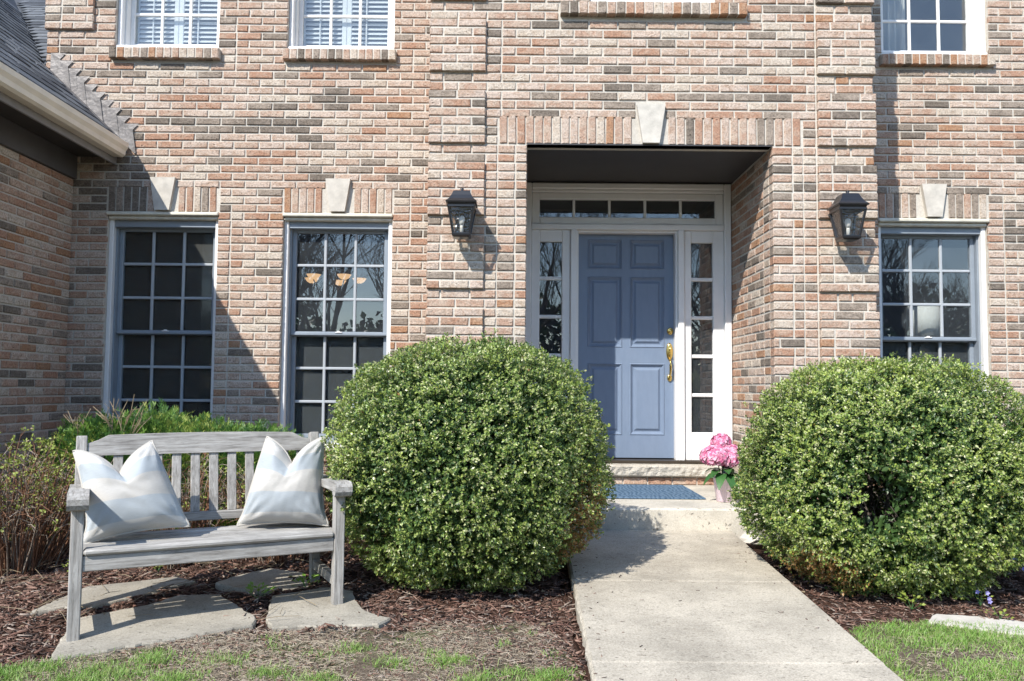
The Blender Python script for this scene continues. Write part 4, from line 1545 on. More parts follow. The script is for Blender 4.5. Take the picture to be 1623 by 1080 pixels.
# ------------------------------------------------------------------ bench
BRZ = R(27.1)
bench = thing('park_bench', 'weathered grey slatted wooden garden bench holding two striped pillows', 'bench', (-1.903, 3.618, -0.030), BRZ, local=True)
def bp(name, m, mat, label=None, par=bench):
    o = link(name, m.mesh(name, mat), par, local=True)
    if label: o['label'] = label
    return o
BW, BD = 1.165, 0.475
for x in (0, BW):
    q = MB()
    q.cbox((x - 0.026, -0.026, -0.03), (x + 0.026, 0.026, 0.606), 0.004)
    bp('leg', q, M['wood_z'])
    q = MB()
    q.bar((x, BD, -0.02), (x, BD + 0.005, 0.42), 0.05, 0.052, 0.004, (0, 1, 0))
    q.bar((x, BD + 0.003, 0.40), (x, BD + 0.095, 0.865), 0.05, 0.052, 0.004, (0, 1, 0))
    bp('leg', q, M['wood_z'])
    # arm: sawn plank with a rounded front end
    q = MB()
    prof = []
    for (yy, zz) in ((-0.076, 0.585), (-0.088, 0.605), (-0.088, 0.630), (-0.076, 0.648), (-0.055, 0.654), (0.0, 0.652), (0.25, 0.640), (BD + 0.03, 0.634), (BD + 0.03, 0.600), (0.25, 0.604), (0.03, 0.606), (-0.025, 0.604), (-0.035, 0.588), (-0.055, 0.578)):
        prof.append((yy, zz))
    n = len(prof)
    hw = 0.043
    q.add([(x - hw, y, z) for y, z in prof] + [(x + hw, y, z) for y, z in prof],
          [tuple(range(n)), tuple(range(n, 2 * n))[::-1]] + [(i, n + i, n + (i + 1) % n, (i + 1) % n) for i in range(n)])
    bp('armrest', q, M['wood_y'])
    q = MB()
    q.bar((x, 0.026, 0.15), (x, BD - 0.026, 0.15), 0.036, 0.05, 0.003)
    bp('stretcher', q, M['wood_y'])
    q = MB()
    q.bar((x, 0.026, 0.350), (x, BD - 0.026, 0.360), 0.034, 0.07, 0.003)
    bp('side_rail', q, M['wood_y'])
q = MB()
q.cbox((0.026, -0.018, 0.306), (BW - 0.026, 0.014, 0.374), 0.004)
bp('apron', q, M['wood_x'])
q = MB()
q.cbox((0.026, BD - 0.014, 0.315), (BW - 0.026, BD + 0.016, 0.383), 0.004)
bp('apron', q, M['wood_x'])
q = MB()
q.cbox((BW / 2 - 0.02, 0.014, 0.320), (BW / 2 + 0.02, BD - 0.014, 0.374), 0.004)
bp('cross_bearer', q, M['wood_y'])
ys = [(-0.034, 0.040)] + [(0.054 + 0.0735 * k, 0.054 + 0.0735 * k + 0.056) for k in range(5)]
for k, (a, b) in enumerate(ys):
    q = MB()
    zc = 0.390 - 0.010 * math.sin(PI * (k + 0.3) / 6.2) - 0.004 * k / 5
    st = len(q.v)
    e0 = 0.026 if k == 0 else -0.012
    q.cbox((0.028 if k == 0 else -0.014, a, zc - 0.013), (BW - 0.028 if k == 0 else BW + 0.014, b, zc + 0.013 + (0.004 if k == 0 else 0)), 0.010 if k == 0 else 0.007)
    bp('seat_slat', q, M['wood_x'])
def back_y(z): return BD + 0.003 + (z - 0.40) * 0.092 / 0.465
q = MB()   # top rail, higher in the middle
n = 24
fr, bk = [], []
x0, x1 = 0.027, BW - 0.027
topz = []
for i in range(n + 1):
    u = i / n
    x = x0 + (x1 - x0) * u
    d = min(u, 1 - u) * (x1 - x0)
    s_ = min(1.0, max(0.0, (d - 0.012) / 0.085))
    s_ = s_ * s_ * (3 - 2 * s_)
    topz.append((x, 0.830 + 0.036 * s_ + 0.010 * math.sin(PI * u)))
zb = 0.770
vs, fs = [], []
for (x, z) in topz:
    yb, yt = back_y(zb), back_y(z)
    vs += [(x, yb - 0.017, zb), (x, yt - 0.017, z), (x, yt + 0.017, z), (x, yb + 0.017, zb)]
for i in range(n):
    for e in range(4):
        fs.append((i * 4 + e, (i + 1) * 4 + e, (i + 1) * 4 + (e + 1) % 4, i * 4 + (e + 1) % 4))
fs.append((0, 1, 2, 3)); fs.append((n * 4 + 3, n * 4 + 2, n * 4 + 1, n * 4))
q.add(vs, fs)
bp('top_rail', q, M['wood_x'])
q = MB()
q.bar((0.026, back_y(0.445), 0.445), (BW - 0.026, back_y(0.445), 0.445), 0.032, 0.045, 0.004)
bp('lower_back_rail', q, M['wood_x'])
for k in range(12):
    x = 0.075 + k * (BW - 0.15) / 11
    q = MB()
    q.bar((x, back_y(0.466), 0.466), (x, back_y(0.771), 0.771), 0.046, 0.014, 0.003, (0, 1, 0))
    bp('back_slat', q, M['wood_z'])

# ------------------------------------------------------------------ pillows
def make_pillow(label, w, h, chop_u, chop_d, seed, shear, pinch, thick=0.118):
    t = thing('striped_pillow', label, 'pillow', (0, 0, 0), 0, 'striped pillows on the bench', local=True)
    rnd = np.random.default_rng(seed)
    n = 44
    us = np.linspace(-1, 1, n + 1)
    Uv, Vv = np.meshgrid(us, us)
    def sheet(sgn):
        a, b = Uv.copy(), Vv.copy()
        # edges bow inwards between the corners
        bowx = 1 - 0.075 * (1 - b ** 2)
        bowz = 1 - 0.05 * (1 - a ** 2)
        X = a * bowx * w / 2
        Z = b * bowz * h / 2
        tb = np.clip((b + 0.7) / 1.7, 0, 1) ** 1.3
        X = X * (1 - pinch * tb) + shear * tb
        body = np.clip((1 - np.abs(a) ** 3.2) * (1 - np.abs(b) ** 3.2), 0, 1) ** 0.62
        T = body * thick
        P3 = np.stack([a.ravel() * 2, b.ravel() * 2, np.full(a.size, sgn * 1.7)], 1)
        wr = wave_noise(P3, 1.6, seed).reshape(a.shape) * 0.0035 + wave_noise(P3, 5.0, seed + 1).reshape(a.shape) * 0.0012
        T = T + wr * np.clip(body * 2, 0, 1)
        # puckers that run in from the corners
        for (ca, cb) in ((-1, -1), (1, -1), (1, 1), (-1, 1)):
            r = np.hypot(a - ca, b - cb)
            ang = np.arctan2(b - cb, a - ca)
            T += np.sin(ang * 13 + seed) * 0.0055 * np.exp(-((r - 0.40) / 0.26) ** 2)
        # the dent pressed into the top edge
        g = np.exp(-((a - chop_u) / 0.30) ** 2)
        top = np.clip((b + 0.55) / 1.55, 0, 1) ** 1.5
        ridge = np.abs(a - chop_u)
        Z = Z - chop_d * (np.exp(-ridge / 0.34) * 0.72 + 0.28 * np.maximum(0, 1 - ridge / 0.9)) * top
        T = T * (1 - 0.62 * g * np.clip((b - 0.15) / 0.85, 0, 1))
        T = T + 0.030 * np.exp(-((ridge - 0.42) / 0.22) ** 2) * np.clip(b, 0, 1) * body
        ear = np.exp(-(((np.abs(a) - 1) / 0.16) ** 2 + ((b + 1) / 0.20) ** 2))
        X = X + np.sign(a) * 0.022 * ear
        Z = Z - 0.006 * ear
        # corners splay outwards
        sag = np.clip(-b - 0.7, 0, 1) * 0.02
        Y = -sgn * T
        # sits on its lower edge
        Y = Y + 0.02 * (b ** 2) * (np.abs(a))
        return np.stack([X.ravel(), Y.ravel(), Z.ravel()], 1)
    A, B = sheet(1), sheet(-1)
    N1 = n + 1
    i = np.arange(N1 * N1).reshape(N1, N1)
    f = np.stack([i[:-1, :-1].ravel(), i[:-1, 1:].ravel(), i[1:, 1:].ravel(), i[1:, :-1].ravel()], 1)
    ring = [(0, k) for k in range(n)] + [(k, n) for k in range(n)] + [(n, k) for k in range(n, 0, -1)] + [(k, 0) for k in range(n, 0, -1)]
    ri = np.array([i[p] for p in ring])
    mid = (A + B) / 2
    Bf = B.copy()
    V = np.concatenate([A, Bf])
    # join the rims
    for r_ in ri:
        V[r_] = V[r_ + N1 * N1] = mid[r_]
    F = np.concatenate([f, (f + N1 * N1)[:, ::-1]])
    me = np_mesh('cover', V, F, [M['pillow']], smooth=True)
    uvl = me.uv_layers.new(name='UVMap')
    UVv = np.concatenate([np.stack([(Uv.ravel() + 1) / 2, (Vv.ravel() + 1) / 2], 1)] * 2)
    li = np.empty(len(me.loops), dtype=np.int32)
    me.loops.foreach_get('vertex_index', li)
    uvl.data.foreach_set('uv', UVv[li].astype(np.float32).ravel())
    o = link('cover', me, t, local=True)
    q = MB()
    pts = [tuple(mid[k]) for k in ri] + [tuple(mid[ri[0]])]
    q.tube(pts, 0.0055, 6, cap=False)
    link('piping', q.mesh('piping', M['piping'], True), t, local=True)
    return t
def bench_to_world(p):
    c, s = math.cos(BRZ), math.sin(BRZ)
    return Vector((-1.903 + p[0] * c - p[1] * s, 3.618 + p[0] * s + p[1] * c, -0.030 + p[2]))
def seat_pillow(t, x, y, z, lean, spin, roll):
    t.location = bench_to_world((x, y, z))
    t.rotation_mode = 'QUATERNION'
    m = Matrix.Rotation(BRZ + spin, 4, 'Z') @ Matrix.Rotation(-lean, 4, 'X') @ Matrix.Rotation(roll, 4, 'Y')
    t.rotation_quaternion = m.to_quaternion()
P1 = make_pillow('cream and pale blue striped pillow at the left end of the bench', 0.425, 0.455, 0.10, 0.150, 5, -0.070, 0.18)
seat_pillow(P1, 0.225, 0.262, 0.638, R(20), R(-8), R(-8))
P2 = make_pillow('cream and pale blue striped pillow against the right armrest of the bench', 0.415, 0.465, -0.05, 0.145, 17, 0.030, 0.28)
seat_pillow(P2, 0.960, 0.285, 0.640, R(15), R(-19), R(1))

# ------------------------------------------------------------------ flagstones
FLAGS = []
def flag(pts, h, label, seed, top_off=0.0, mat=None, group='flagstones under the bench', name='flagstone', dz=0.0):
    FLAGS.append(list(pts))
    rnd = random.Random(seed)
    P = []
    n = len(pts)
    for i in range(n):
        a, b = pts[i], pts[(i + 1) % n]
        k = max(2, int(math.dist(a, b) / 0.035))
        for j in range(k):
            u = j / k
            P.append((a[0] + (b[0] - a[0]) * u + rnd.uniform(-0.007, 0.007), a[1] + (b[1] - a[1]) * u + rnd.uniform(-0.007, 0.007)))
    ar = sum(P[i][0] * P[(i + 1) % len(P)][1] - P[(i + 1) % len(P)][0] * P[i][1] for i in range(len(P)))
    if ar < 0: P = P[::-1]
    cx = sum(p[0] for p in P) / len(P); cy = sum(p[1] for p in P) / len(P)
    n = len(P)
    zt = [gz(p[1]) + h + dz for p in P]
    vs, fs = [], []
    for (sc, dz_) in ((1.0, -h - 0.04), (1.0, -0.008), (0.985, 0.0)):
        for p, z in zip(P, zt):
            vs.append((cx + (p[0] - cx) * sc, cy + (p[1] - cy) * sc, z + dz_ + rnd.uniform(-0.001, 0.001)))
    for l in range(2):
        for i in range(n):
            j = (i + 1) % n
            fs.append((l * n + i, l * n + j, (l + 1) * n + j, (l + 1) * n + i))
    fs.append(tuple(2 * n + i for i in range(n)))
    m = MB()
    m.add(vs, fs)
    o = m.build(name, mat or M['flag'])
    tag(o, label, 'stone', group)
    return o
flag([(-1.876, 3.391), (-1.55, 3.60), (-1.333, 3.735), (-1.189, 3.825), (-1.20, 3.93), (-1.307, 4.058), (-1.50, 4.285), (-1.702, 4.262), (-1.80, 4.10), (-2.027, 3.901), (-1.985, 3.709)], 0.017, 'large grey flagstone under the left front leg of the bench', 1)
flag([(-2.31, 3.97), (-2.186, 4.06), (-2.08, 4.05), (-1.93, 4.22), (-1.72, 4.52), (-1.858, 4.60), (-2.256, 4.40)], 0.015, 'grey flagstone behind the largest one, around the left rear leg', 2)
flag([(-1.60, 4.50), (-1.522, 4.66), (-1.384, 4.80), (-1.169, 4.70), (-1.08, 4.45), (-1.341, 4.33)], 0.014, 'shaded flagstone under the middle of the bench near its rear legs', 3)
flag([(-1.149, 3.924), (-1.09, 3.796), (-0.893, 3.818), (-0.608, 3.851), (-0.569, 3.925), (-0.70, 4.03), (-0.772, 4.17), (-0.83, 4.36), (-0.961, 4.42), (-1.22, 4.26)], 0.019, 'grey flagstone under the right front leg of the bench', 4)
flag([(1.990, 3.955), (2.09, 4.075), (2.253, 4.05), (2.50, 3.955), (2.75, 3.86), (2.72, 3.70), (2.381, 3.775), (2.16, 3.875)], 0.015, 'pale weathered edging stone between the grass and the mulch at right', 5, mat=M['limestone'], group=None)
m = MB()
m.lathe([(0.0, -0.02), (0.07, 0.0), (0.078, 0.03), (0.05, 0.055), (0.0, 0.062)], (1.625, 5.50, 0.085), 11, sx=1.25)
for i, v in enumerate(m.v):
    m.v[i] = (v[0] + random.uniform(-0.012, 0.012), v[1] + random.uniform(-0.012, 0.012), v[2] + random.uniform(-0.006, 0.006))
o = m.build('garden_rock', M['limestone'])
tag(o, 'small white rock beside the path at the foot of the porch step', 'rock')

# ------------------------------------------------------------------ doormat and hydrangea
m = MB()
m.cbox((0.60, 6.10, 0.2815), (1.452, 6.93, 0.292), 0.004)
o = m.build('doormat', M['rug'])
tag(o, 'blue patterned fibre doormat lying before the front door', 'doormat')

hyd = thing('potted_hydrangea', 'pink hydrangea in a pale pink pot on the porch beside the right shrub', 'potted plant', (1.565, 6.02, 0.2805), local=True)
def hp(name, data, par=hyd):
    return link(name, data, par, local=True)
q = MB()
q.lathe([(0.052, 0.0), (0.056, 0.004), (0.078, 0.165), (0.082, 0.168), (0.082, 0.180), (0.074, 0.180), (0.070, 0.150), (0.0, 0.148)], n=28)
pot = hp('pot', q.mesh('pot', M['pot'], True))
q = MB(); q.lathe([(0.0, 0.152), (0.071, 0.150)], n=20); hp('soil', q.mesh('soil', M['soil']), pot)
def flower_head(c, rx, rz, n, seed):
    r = np.random.default_rng(seed)
    d = norm(r.normal(size=(n, 3)))
    d[:, 2] = np.abs(d[:, 2]) * np.where(r.random(n) < 0.72, 1, -0.6)
    C = np.asarray(c) + d * np.array([rx, rx, rz]) * r.uniform(0.86, 1.05, (n, 1))
    Vs, Fs, mi = [], [], []
    off = 0
    for k in range(4):
        a = norm(np.cross(d, r.normal(size=(n, 3)))) if k == 0 else None
        if k == 0:
            A0 = a; B0 = np.cross(d, A0)
        ang = k * PI / 2
        ax = A0 * math.cos(ang) + B0 * math.sin(ang) + d * 0.25
        V, F = leaves(C, ax, d, r.uniform(0.021, 0.028, n), r.uniform(0.024, 0.030, n), 0.12)
        Vs.append(V); Fs.append(F + off); off += len(V)
        mi.append(np.repeat((r.random(n) < 0.55).astype(int), 2))
    return np_mesh('flower_head', np.concatenate(Vs), np.concatenate(Fs), [M['petal'], M['petal_pale']], np.concatenate(mi))
for (c, rx, rz, n, sd) in (((-0.070, -0.03, 0.322), 0.108, 0.084, 300, 1), ((0.045, 0.02, 0.335), 0.095, 0.075, 220, 2), ((-0.010, 0.04, 0.425), 0.070, 0.060, 150, 3), ((0.03, -0.06, 0.30), 0.06, 0.06, 110, 4)):
    o = hp('flower_head', flower_head(c, rx, rz, n, sd))
    tag(o, kind=None)
def big_leaf(base, direction, droop, L, W):
    q = MB()
    b, d = Vector(base), Vector(direction).normalized()
    side = d.cross(Vector((0, 0, 1))).normalized()
    rows = []
    for k in range(8):
        u = k / 7
        w = W * math.sin(PI * min(1, u * 0.93 + 0.05)) ** 0.8
        p = b + d * (L * u) + Vector((0, 0, 0.06 * u - droop * u * u))
        rows += [p - side * w + Vector((0, 0, w * 0.25)), p, p + side * w + Vector((0, 0, w * 0.25))]
    q.add(rows, [(k * 3 + e, k * 3 + e + 1, k * 3 + e + 4, k * 3 + e + 3) for k in range(7) for e in (0, 1)])
    return q.mesh('leaf', M['hyd_leaf'], True)
for (dx, dy, z, dr, L, W) in ((-1, -0.3, 0.20, 0.14, 0.15, 0.036), (-0.5, -1, 0.20, 0.16, 0.15, 0.04), (0.25, -1, 0.19, 0.20, 0.16, 0.045), (-0.85, -0.8, 0.22, 0.10, 0.14, 0.038), (0.8, -0.6, 0.20, 0.14, 0.14, 0.04), (-0.8, 0.6, 0.22, 0.08, 0.13, 0.035), (0.6, 0.7, 0.22, 0.1, 0.13, 0.035), (0.0, -1, 0.23, 0.08, 0.11, 0.036)):
    hp('leaf', big_leaf((0.02 * dx, 0.02 * dy, z), (dx, dy, 0), dr, L, W))
q = MB()
for (x, y, z) in ((-0.05, -0.02, 0.28), (0.04, 0.02, 0.29), (-0.01, 0.04, 0.38), (0.03, -0.05, 0.26)):
    q.tube([(x * 0.2, y * 0.2, 0.14), (x * 0.6, y * 0.6, 0.2), (x, y, z)], 0.004, 5)
hp('stem', q.mesh('stem', M['hyd_leaf'], True))

# ------------------------------------------------------------------ clipped boxwood balls
def boxwood(label, c, rx, ry, rz, zbot, seed, holes=(), bronze=None):
    t = thing('boxwood_shrub', label, 'shrub', (c[0], c[1], gz(c[1])), 0, 'clipped round boxwoods beside the path')
    r = np.random.default_rng(seed)
    n_sp = 23000
    d = norm(r.normal(size=(int(n_sp * 1.6), 3)))
    P0 = d / (np.abs(d) ** 2.5).sum(1, keepdims=True) ** (1 / 2.5) * np.array([rx, ry, rz])
    lump = 1 + 0.018 * wave_noise(d, 3.0, seed) + 0.019 * wave_noise(d, 8.0, seed + 1) + 0.016 * wave_noise(d, 22, seed + 2)
    # squarer shoulders, tucked-in foot
    P = P0 * lump[:, None]
    zrel = P[:, 2] / rz
    tuck = np.where(zrel < -0.22, 1 - 0.44 * (np.clip(-zrel - 0.22, 0, 1) / 0.78) ** 1.5, 1.0)
    P[:, 0] *= tuck; P[:, 1] *= tuck
    depth = r.random(len(P)) ** 1.5 * 0.15
    dens = wave_noise(P, 11, seed + 5) + 0.7 * wave_noise(P, 24, seed + 6)
    gap = dens < -0.78                       # where the clipped skin has opened
    depth = np.where(gap, 0.07 + depth * 1.1, depth)
    depth = np.where(r.random(len(P)) < 0.005, -0.03 * r.random(len(P)), depth)
    W = P * (1 - depth / rx)[:, None] + np.array(c)
    keep = W[:, 2] > zbot + 0.02 * wave_noise(P, 9, seed + 9)
    for (hx, hy, hz, hr) in holes:
        dd = (W - np.array([hx, hy, hz])) / np.array(hr)
        keep &= (dd ** 2).sum(1) > 1 + 0.35 * wave_noise(P, 16, seed + 8)
    W, d, P, depth = W[keep][:n_sp], d[keep][:n_sp], P[keep][:n_sp], depth[keep][:n_sp]
    n = len(W)
    lv = 9
    ax = norm(d + 0.42 * r.normal(size=(n, 3)) + np.array([0, 0, 0.25]))        # twig axis
    Cs, As, Ns, mi = [], [], [], []
    tone = wave_noise(P, 7, seed + 20) * 0.5 + wave_noise(P, 2.6, seed + 21) * 0.6
    for k in range(lv):
        ph = r.uniform(0, 2 * PI, n)
        s1 = norm(np.cross(ax, r.normal(size=(n, 3))))
        tw = (k / lv) * 0.026
        Cs.append(W + ax * (tw - 0.012)[..., None] if np.ndim(tw) else W + ax * (tw - 0.012) + r.normal(size=(n, 3)) * 0.003)
        a_ = norm(s1 * 0.85 + ax * 0.75 + r.normal(size=(n, 3)) * 0.2)
        As.append(a_)
        Ns.append(norm(ax + 0.5 * r.normal(size=(n, 3)) + 0.8 * d))
        u = r.random(n) + tone * 0.13
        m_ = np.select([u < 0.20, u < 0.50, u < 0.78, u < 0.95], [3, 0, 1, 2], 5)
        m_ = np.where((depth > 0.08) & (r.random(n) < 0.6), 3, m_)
        if bronze is not None:
            f = bronze(W)
            m_ = np.where(r.random(n) < f, 4, m_)
        m_ = np.where(r.random(n) < 0.002, 4, m_)
        mi.append(m_)
    C, A, N, MI = (np.concatenate(q) for q in (Cs, As, Ns, mi))
    L = r.uniform(0.0130, 0.0200, len(C))
    k_in = 26000                               # large dark leaves added inside to block light through the shell
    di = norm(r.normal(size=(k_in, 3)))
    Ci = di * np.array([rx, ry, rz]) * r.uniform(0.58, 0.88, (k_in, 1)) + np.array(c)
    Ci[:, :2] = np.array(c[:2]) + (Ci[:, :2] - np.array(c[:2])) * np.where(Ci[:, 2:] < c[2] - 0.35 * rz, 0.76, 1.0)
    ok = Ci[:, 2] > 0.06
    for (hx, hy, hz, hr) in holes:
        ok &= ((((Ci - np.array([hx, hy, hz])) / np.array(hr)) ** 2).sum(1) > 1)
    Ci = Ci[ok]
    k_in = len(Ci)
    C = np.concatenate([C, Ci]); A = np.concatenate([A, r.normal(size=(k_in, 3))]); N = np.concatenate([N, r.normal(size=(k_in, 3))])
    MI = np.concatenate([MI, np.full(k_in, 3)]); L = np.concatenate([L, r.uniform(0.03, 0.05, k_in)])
    V, F = leaves(C, A, N, L, L * r.uniform(0.50, 0.64, len(C)), 0.18)
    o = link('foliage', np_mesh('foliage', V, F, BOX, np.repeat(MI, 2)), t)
    tag(o, kind='stuff')
    # branching stems inside
    rr = random.Random(seed)
    q = MB()
    for k in range(30):
        a = rr.uniform(0, 2 * PI)
        b0 = Vector((c[0] + 0.10 * math.cos(a), c[1] + 0.10 * math.sin(a), gz(c[1])))
        dv = Vector((math.cos(a) * rr.uniform(0.2, 0.95) * rx, math.sin(a) * rr.uniform(0.2, 0.95) * ry, rr.uniform(-0.35, 0.8) * rz))
        e = Vector(c) + dv * 0.74
        mid = b0.lerp(e, 0.5) + Vector((rr.uniform(-0.08, 0.08), rr.uniform(-0.08, 0.08), -0.05))
        q.tube([b0, mid, e], [0.013, 0.009, 0.004], 5)
        for j in range(7):
            s_ = mid.lerp(e, rr.uniform(0.0, 0.9))
            f = s_ + Vector((rr.uniform(-0.2, 0.2), rr.uniform(-0.2, 0.2), rr.uniform(-0.1, 0.22)))
            q.tube([s_, s_.lerp(f, 0.5) + Vector((0, 0, 0.02)), f], [0.004, 0.003, 0.002], 4)
    q.build('stem', M['bark'], t, True)
    return t
S1 = (-0.240, 4.66, 0.625)
S2 = (2.135, 4.67, 0.580)
def bronze1(W):
    return np.clip(1.2 - np.linalg.norm((W - np.array([0.36, 4.52, 0.38])) / np.array([0.16, 0.30, 0.30]), axis=1), 0, 0.7)
def bronze2(W):
    return np.clip(1.3 - np.linalg.norm((W - np.array([1.60, 4.35, 0.12])) / np.array([0.26, 0.30, 0.13]), axis=1), 0, 0.8)
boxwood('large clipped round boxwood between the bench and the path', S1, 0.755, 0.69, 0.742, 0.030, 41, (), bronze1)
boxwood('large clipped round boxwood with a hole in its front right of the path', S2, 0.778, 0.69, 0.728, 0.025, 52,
        ((1.85, 3.98, 0.530, (0.15, 0.56, 0.155)), (1.57, 4.05, 0.54, (0.055, 0.28, 0.055))), bronze2)

# ------------------------------------------------------------------ evergreen hedge under the windows
def fronds(C, D, nr, L, per, seed, lw=(0.030, 0.008)):
    """flat feathery sprays: base C, direction D -> leaflets"""
    r = np.random.default_rng(seed)
    n = len(C)
    D = norm(D)
    side = norm(np.cross(D, nr))
    up = np.cross(side, D)
    Cs, As, Ns = [], [], []
    for k in range(per):
        u = (k + 0.5) / per
        p = C + D * (L * u)[:, None] - np.array([0, 0, 1.0]) * ((L * 0.28) * u * u)[:, None]
        for sg in (-1, 1):
            Cs.append(p)
            As.append(norm(D * 0.8 + side * sg * (0.75 - 0.35 * u) + up * 0.12 + r.normal(size=(n, 3)) * 0.12))
            Ns.append(up + r.normal(size=(n, 3)) * 0.25)
    C2, A2, N2 = np.concatenate(Cs), np.concatenate(As), np.concatenate(Ns)
    Lf = r.uniform(0.7, 1.2, len(C2)) * lw[0]
    return leaves(C2, A2, N2, Lf, Lf * lw[1] / lw[0], 0.1), per * 2
def hedge(label, x0, x1, yc, ry, h, n, seed, z0=0.08, tipx=-9):
    t = thing('evergreen_hedge', label, 'hedge', ((x0 + x1) / 2, yc, gz(yc)))
    r = np.random.default_rng(seed)
    x = r.uniform(x0, x1, n)
    th = r.uniform(-0.15 * PI, 1.15 * PI, n)
    P3 = np.stack([x, th * 0.4, np.zeros(n)], 1)
    e = np.minimum(np.minimum(x - x0, x1 - x) / 0.28, 1) ** 0.5
    rad = (0.90 + 0.085 * wave_noise(P3, 5, seed) + 0.05 * wave_noise(P3, 13, seed + 1)) * np.sqrt(r.uniform(0.55, 1, n)) * (0.72 + 0.28 * e)
    y = yc - np.cos(th) * ry * rad
    z = z0 + (h - z0) * (0.35 + 0.65 * np.sin(th) * rad) * (0.86 + 0.14 * e)
    C = np.stack([x, y, z], 1)
    D = np.stack([0.5 * r.normal(size=n), -np.cos(th) + 0.35 * r.normal(size=n), np.sin(th) * 0.9 + 0.25 + 0.3 * r.normal(size=n)], 1)
    nr = r.normal(size=(n, 3)) + np.array([0, 0, 1.0])
    L = r.uniform(0.07, 0.15, n)
    (V, F), mult = fronds(C, D, nr, L, 6, seed + 2)
    u = r.random(n) + 0.12 * wave_noise(C, 6, seed + 4)
    m_ = np.select([u < 0.42, u < 0.80], [0, 1], 2)
    MI = np.repeat(np.tile(m_, mult), 2)
    o = link('foliage', np_mesh('foliage', V, F, JUN, MI), t)
    tag(o, kind='stuff')
    q = MB()
    rr = random.Random(seed)
    for k in range(int((x1 - x0) * 14)):
        bx = rr.uniform(x0 + 0.1, x1 - 0.1)
        b0 = Vector((bx, yc + rr.uniform(-0.1, 0.1), gz(yc)))
        e = Vector((bx + rr.uniform(-0.2, 0.2), yc + rr.uniform(-0.3, 0.2) * ry * 2, h * rr.uniform(0.6, 0.92)))
        q.tube([b0, b0.lerp(e, 0.5) + Vector((rr.uniform(-0.05, 0.05), 0, 0.05)), e], [0.011, 0.008, 0.003], 5)
    q.build('stem', M['bark'], t, True)
hedge('low feathery evergreen hedge under the two windows behind the bench', -3.10, -1.47, 5.62, 0.48, 0.865, 6600, 61)
hedge('yellow green evergreen at the right edge behind the round boxwood', 3.22, 4.6, 5.55, 0.5, 0.80, 2600, 66)
# dead sprigs standing out of the hedge
m = MB()
rr = random.Random(8)
for (x, y, z) in ((-2.62, 5.35, 0.86), (-2.55, 5.35, 0.88), (-2.85, 5.4, 0.80), (-2.5, 5.32, 0.85)):
    for k in range(6):
        e = Vector((x + rr.uniform(-0.16, 0.16), y + rr.uniform(-0.1, 0.1), z + rr.uniform(0.02, 0.16)))
        b0 = Vector((x, y, z - 0.15))
        md = b0.lerp(e, 0.6) + Vector((rr.uniform(-0.03, 0.03), 0, 0.02))
        m.tube([b0, md, e], [0.004, 0.003, 0.0015], 4)
        for j in range(2):
            m.tube([md, md + Vector((rr.uniform(-0.06, 0.06), rr.uniform(-0.04, 0.04), rr.uniform(0.0, 0.07)))], [0.002, 0.001], 3)
o = m.build('dead_sprigs', M['dry_leaf'], None, True)
tag(o, 'tangle of pale dead sprigs sticking out of the evergreen hedge', 'twigs')

# ------------------------------------------------------------------ twiggy deciduous shrubs
def twiggy(label, c, rad, h, n, seed, leafn, group='bare twiggy shrubs around the bench'):
    t = thing('twiggy_shrub', label, 'shrub', (c[0], c[1], gz(c[1])), 0, group)
    rr = random.Random(seed)
    q, q2 = MB(), MB()
    tips = []
    for k in range(n):
        a = rr.uniform(0, 2 * PI)
        ro = rr.random() ** 0.5 * rad * 0.5
        b0 = Vector((c[0] + ro * math.cos(a), c[1] + ro * math.sin(a) * 0.8, gz(c[1]) - 0.02))
        out = rr.uniform(0.3, 1.0) * rad
        hh = h * rr.uniform(0.55, 1.0) * (1 - 0.30 * (out / rad) ** 2)
        e = Vector((c[0] + (ro + out * 0.75) * math.cos(a), c[1] + (ro + out * 0.75) * math.sin(a), gz(c[1]) + hh))
        p1 = b0.lerp(e, 0.33) + Vector((rr.uniform(-0.03, 0.03), rr.uniform(-0.03, 0.03), 0.05 * h))
        p2 = b0.lerp(e, 0.68) + Vector((rr.uniform(-0.04, 0.04), rr.uniform(-0.04, 0.04), 0.06 * h))
        dest = q if rr.random() < 0.7 else q2
        dest.tube([b0, p1, p2, e], [0.0050, 0.0042, 0.003, 0.0014], 4, cap=False)
        for j in range(rr.randint(3, 6)):
            s_ = (p1.lerp(p2, rr.random()) if rr.random() < 0.5 else p2.lerp(e, rr.random()))
            f = s_ + Vector((rr.uniform(-0.13, 0.13), rr.uniform(-0.13, 0.13), rr.uniform(-0.03, 0.13)))
            md = s_.lerp(f, 0.5) + Vector((rr.uniform(-0.015, 0.015), rr.uniform(-0.015, 0.015), 0.015))
            (q if rr.random() < 0.5 else q2).tube([s_, md, f], [0.0026, 0.0018, 0.0009], 3, cap=False)
            tips.append(f); tips.append(md)
        tips.append(e)
    o = q.build('stem', M['twig'], t, True); tag(o, kind='stuff')
    o = q2.build('twig', M['twig_grey'], t, True); tag(o, kind='stuff')
    r = np.random.default_rng(seed)
    T = np.array([tuple(x) for x in tips])
    wz = np.clip((T[:, 2] - c[2] * 0) / h, 0.02, 1) ** 2.2
    idx = r.choice(len(T), leafn, p=wz / wz.sum())
    C = np.repeat(T[idx], 4, 0) + r.normal(size=(leafn * 4, 3)) * 0.008
    A = r.normal(size=(leafn * 4, 3)) + np.array([0, 0, 0.5])
    L = r.uniform(0.014, 0.026, len(C))
    V, F = leaves(C, A, r.normal(size=C.shape) + np.array([0, -0.5, 1.0]), L, L * 0.55, 0.15)
    mi = np.repeat((r.random(len(C)) < 0.14).astype(int), 2)
    o = link('foliage', np_mesh('foliage', V, F, [M['bud_leaf'], M['dry_leaf']], mi), t)
    tag(o, kind='stuff')
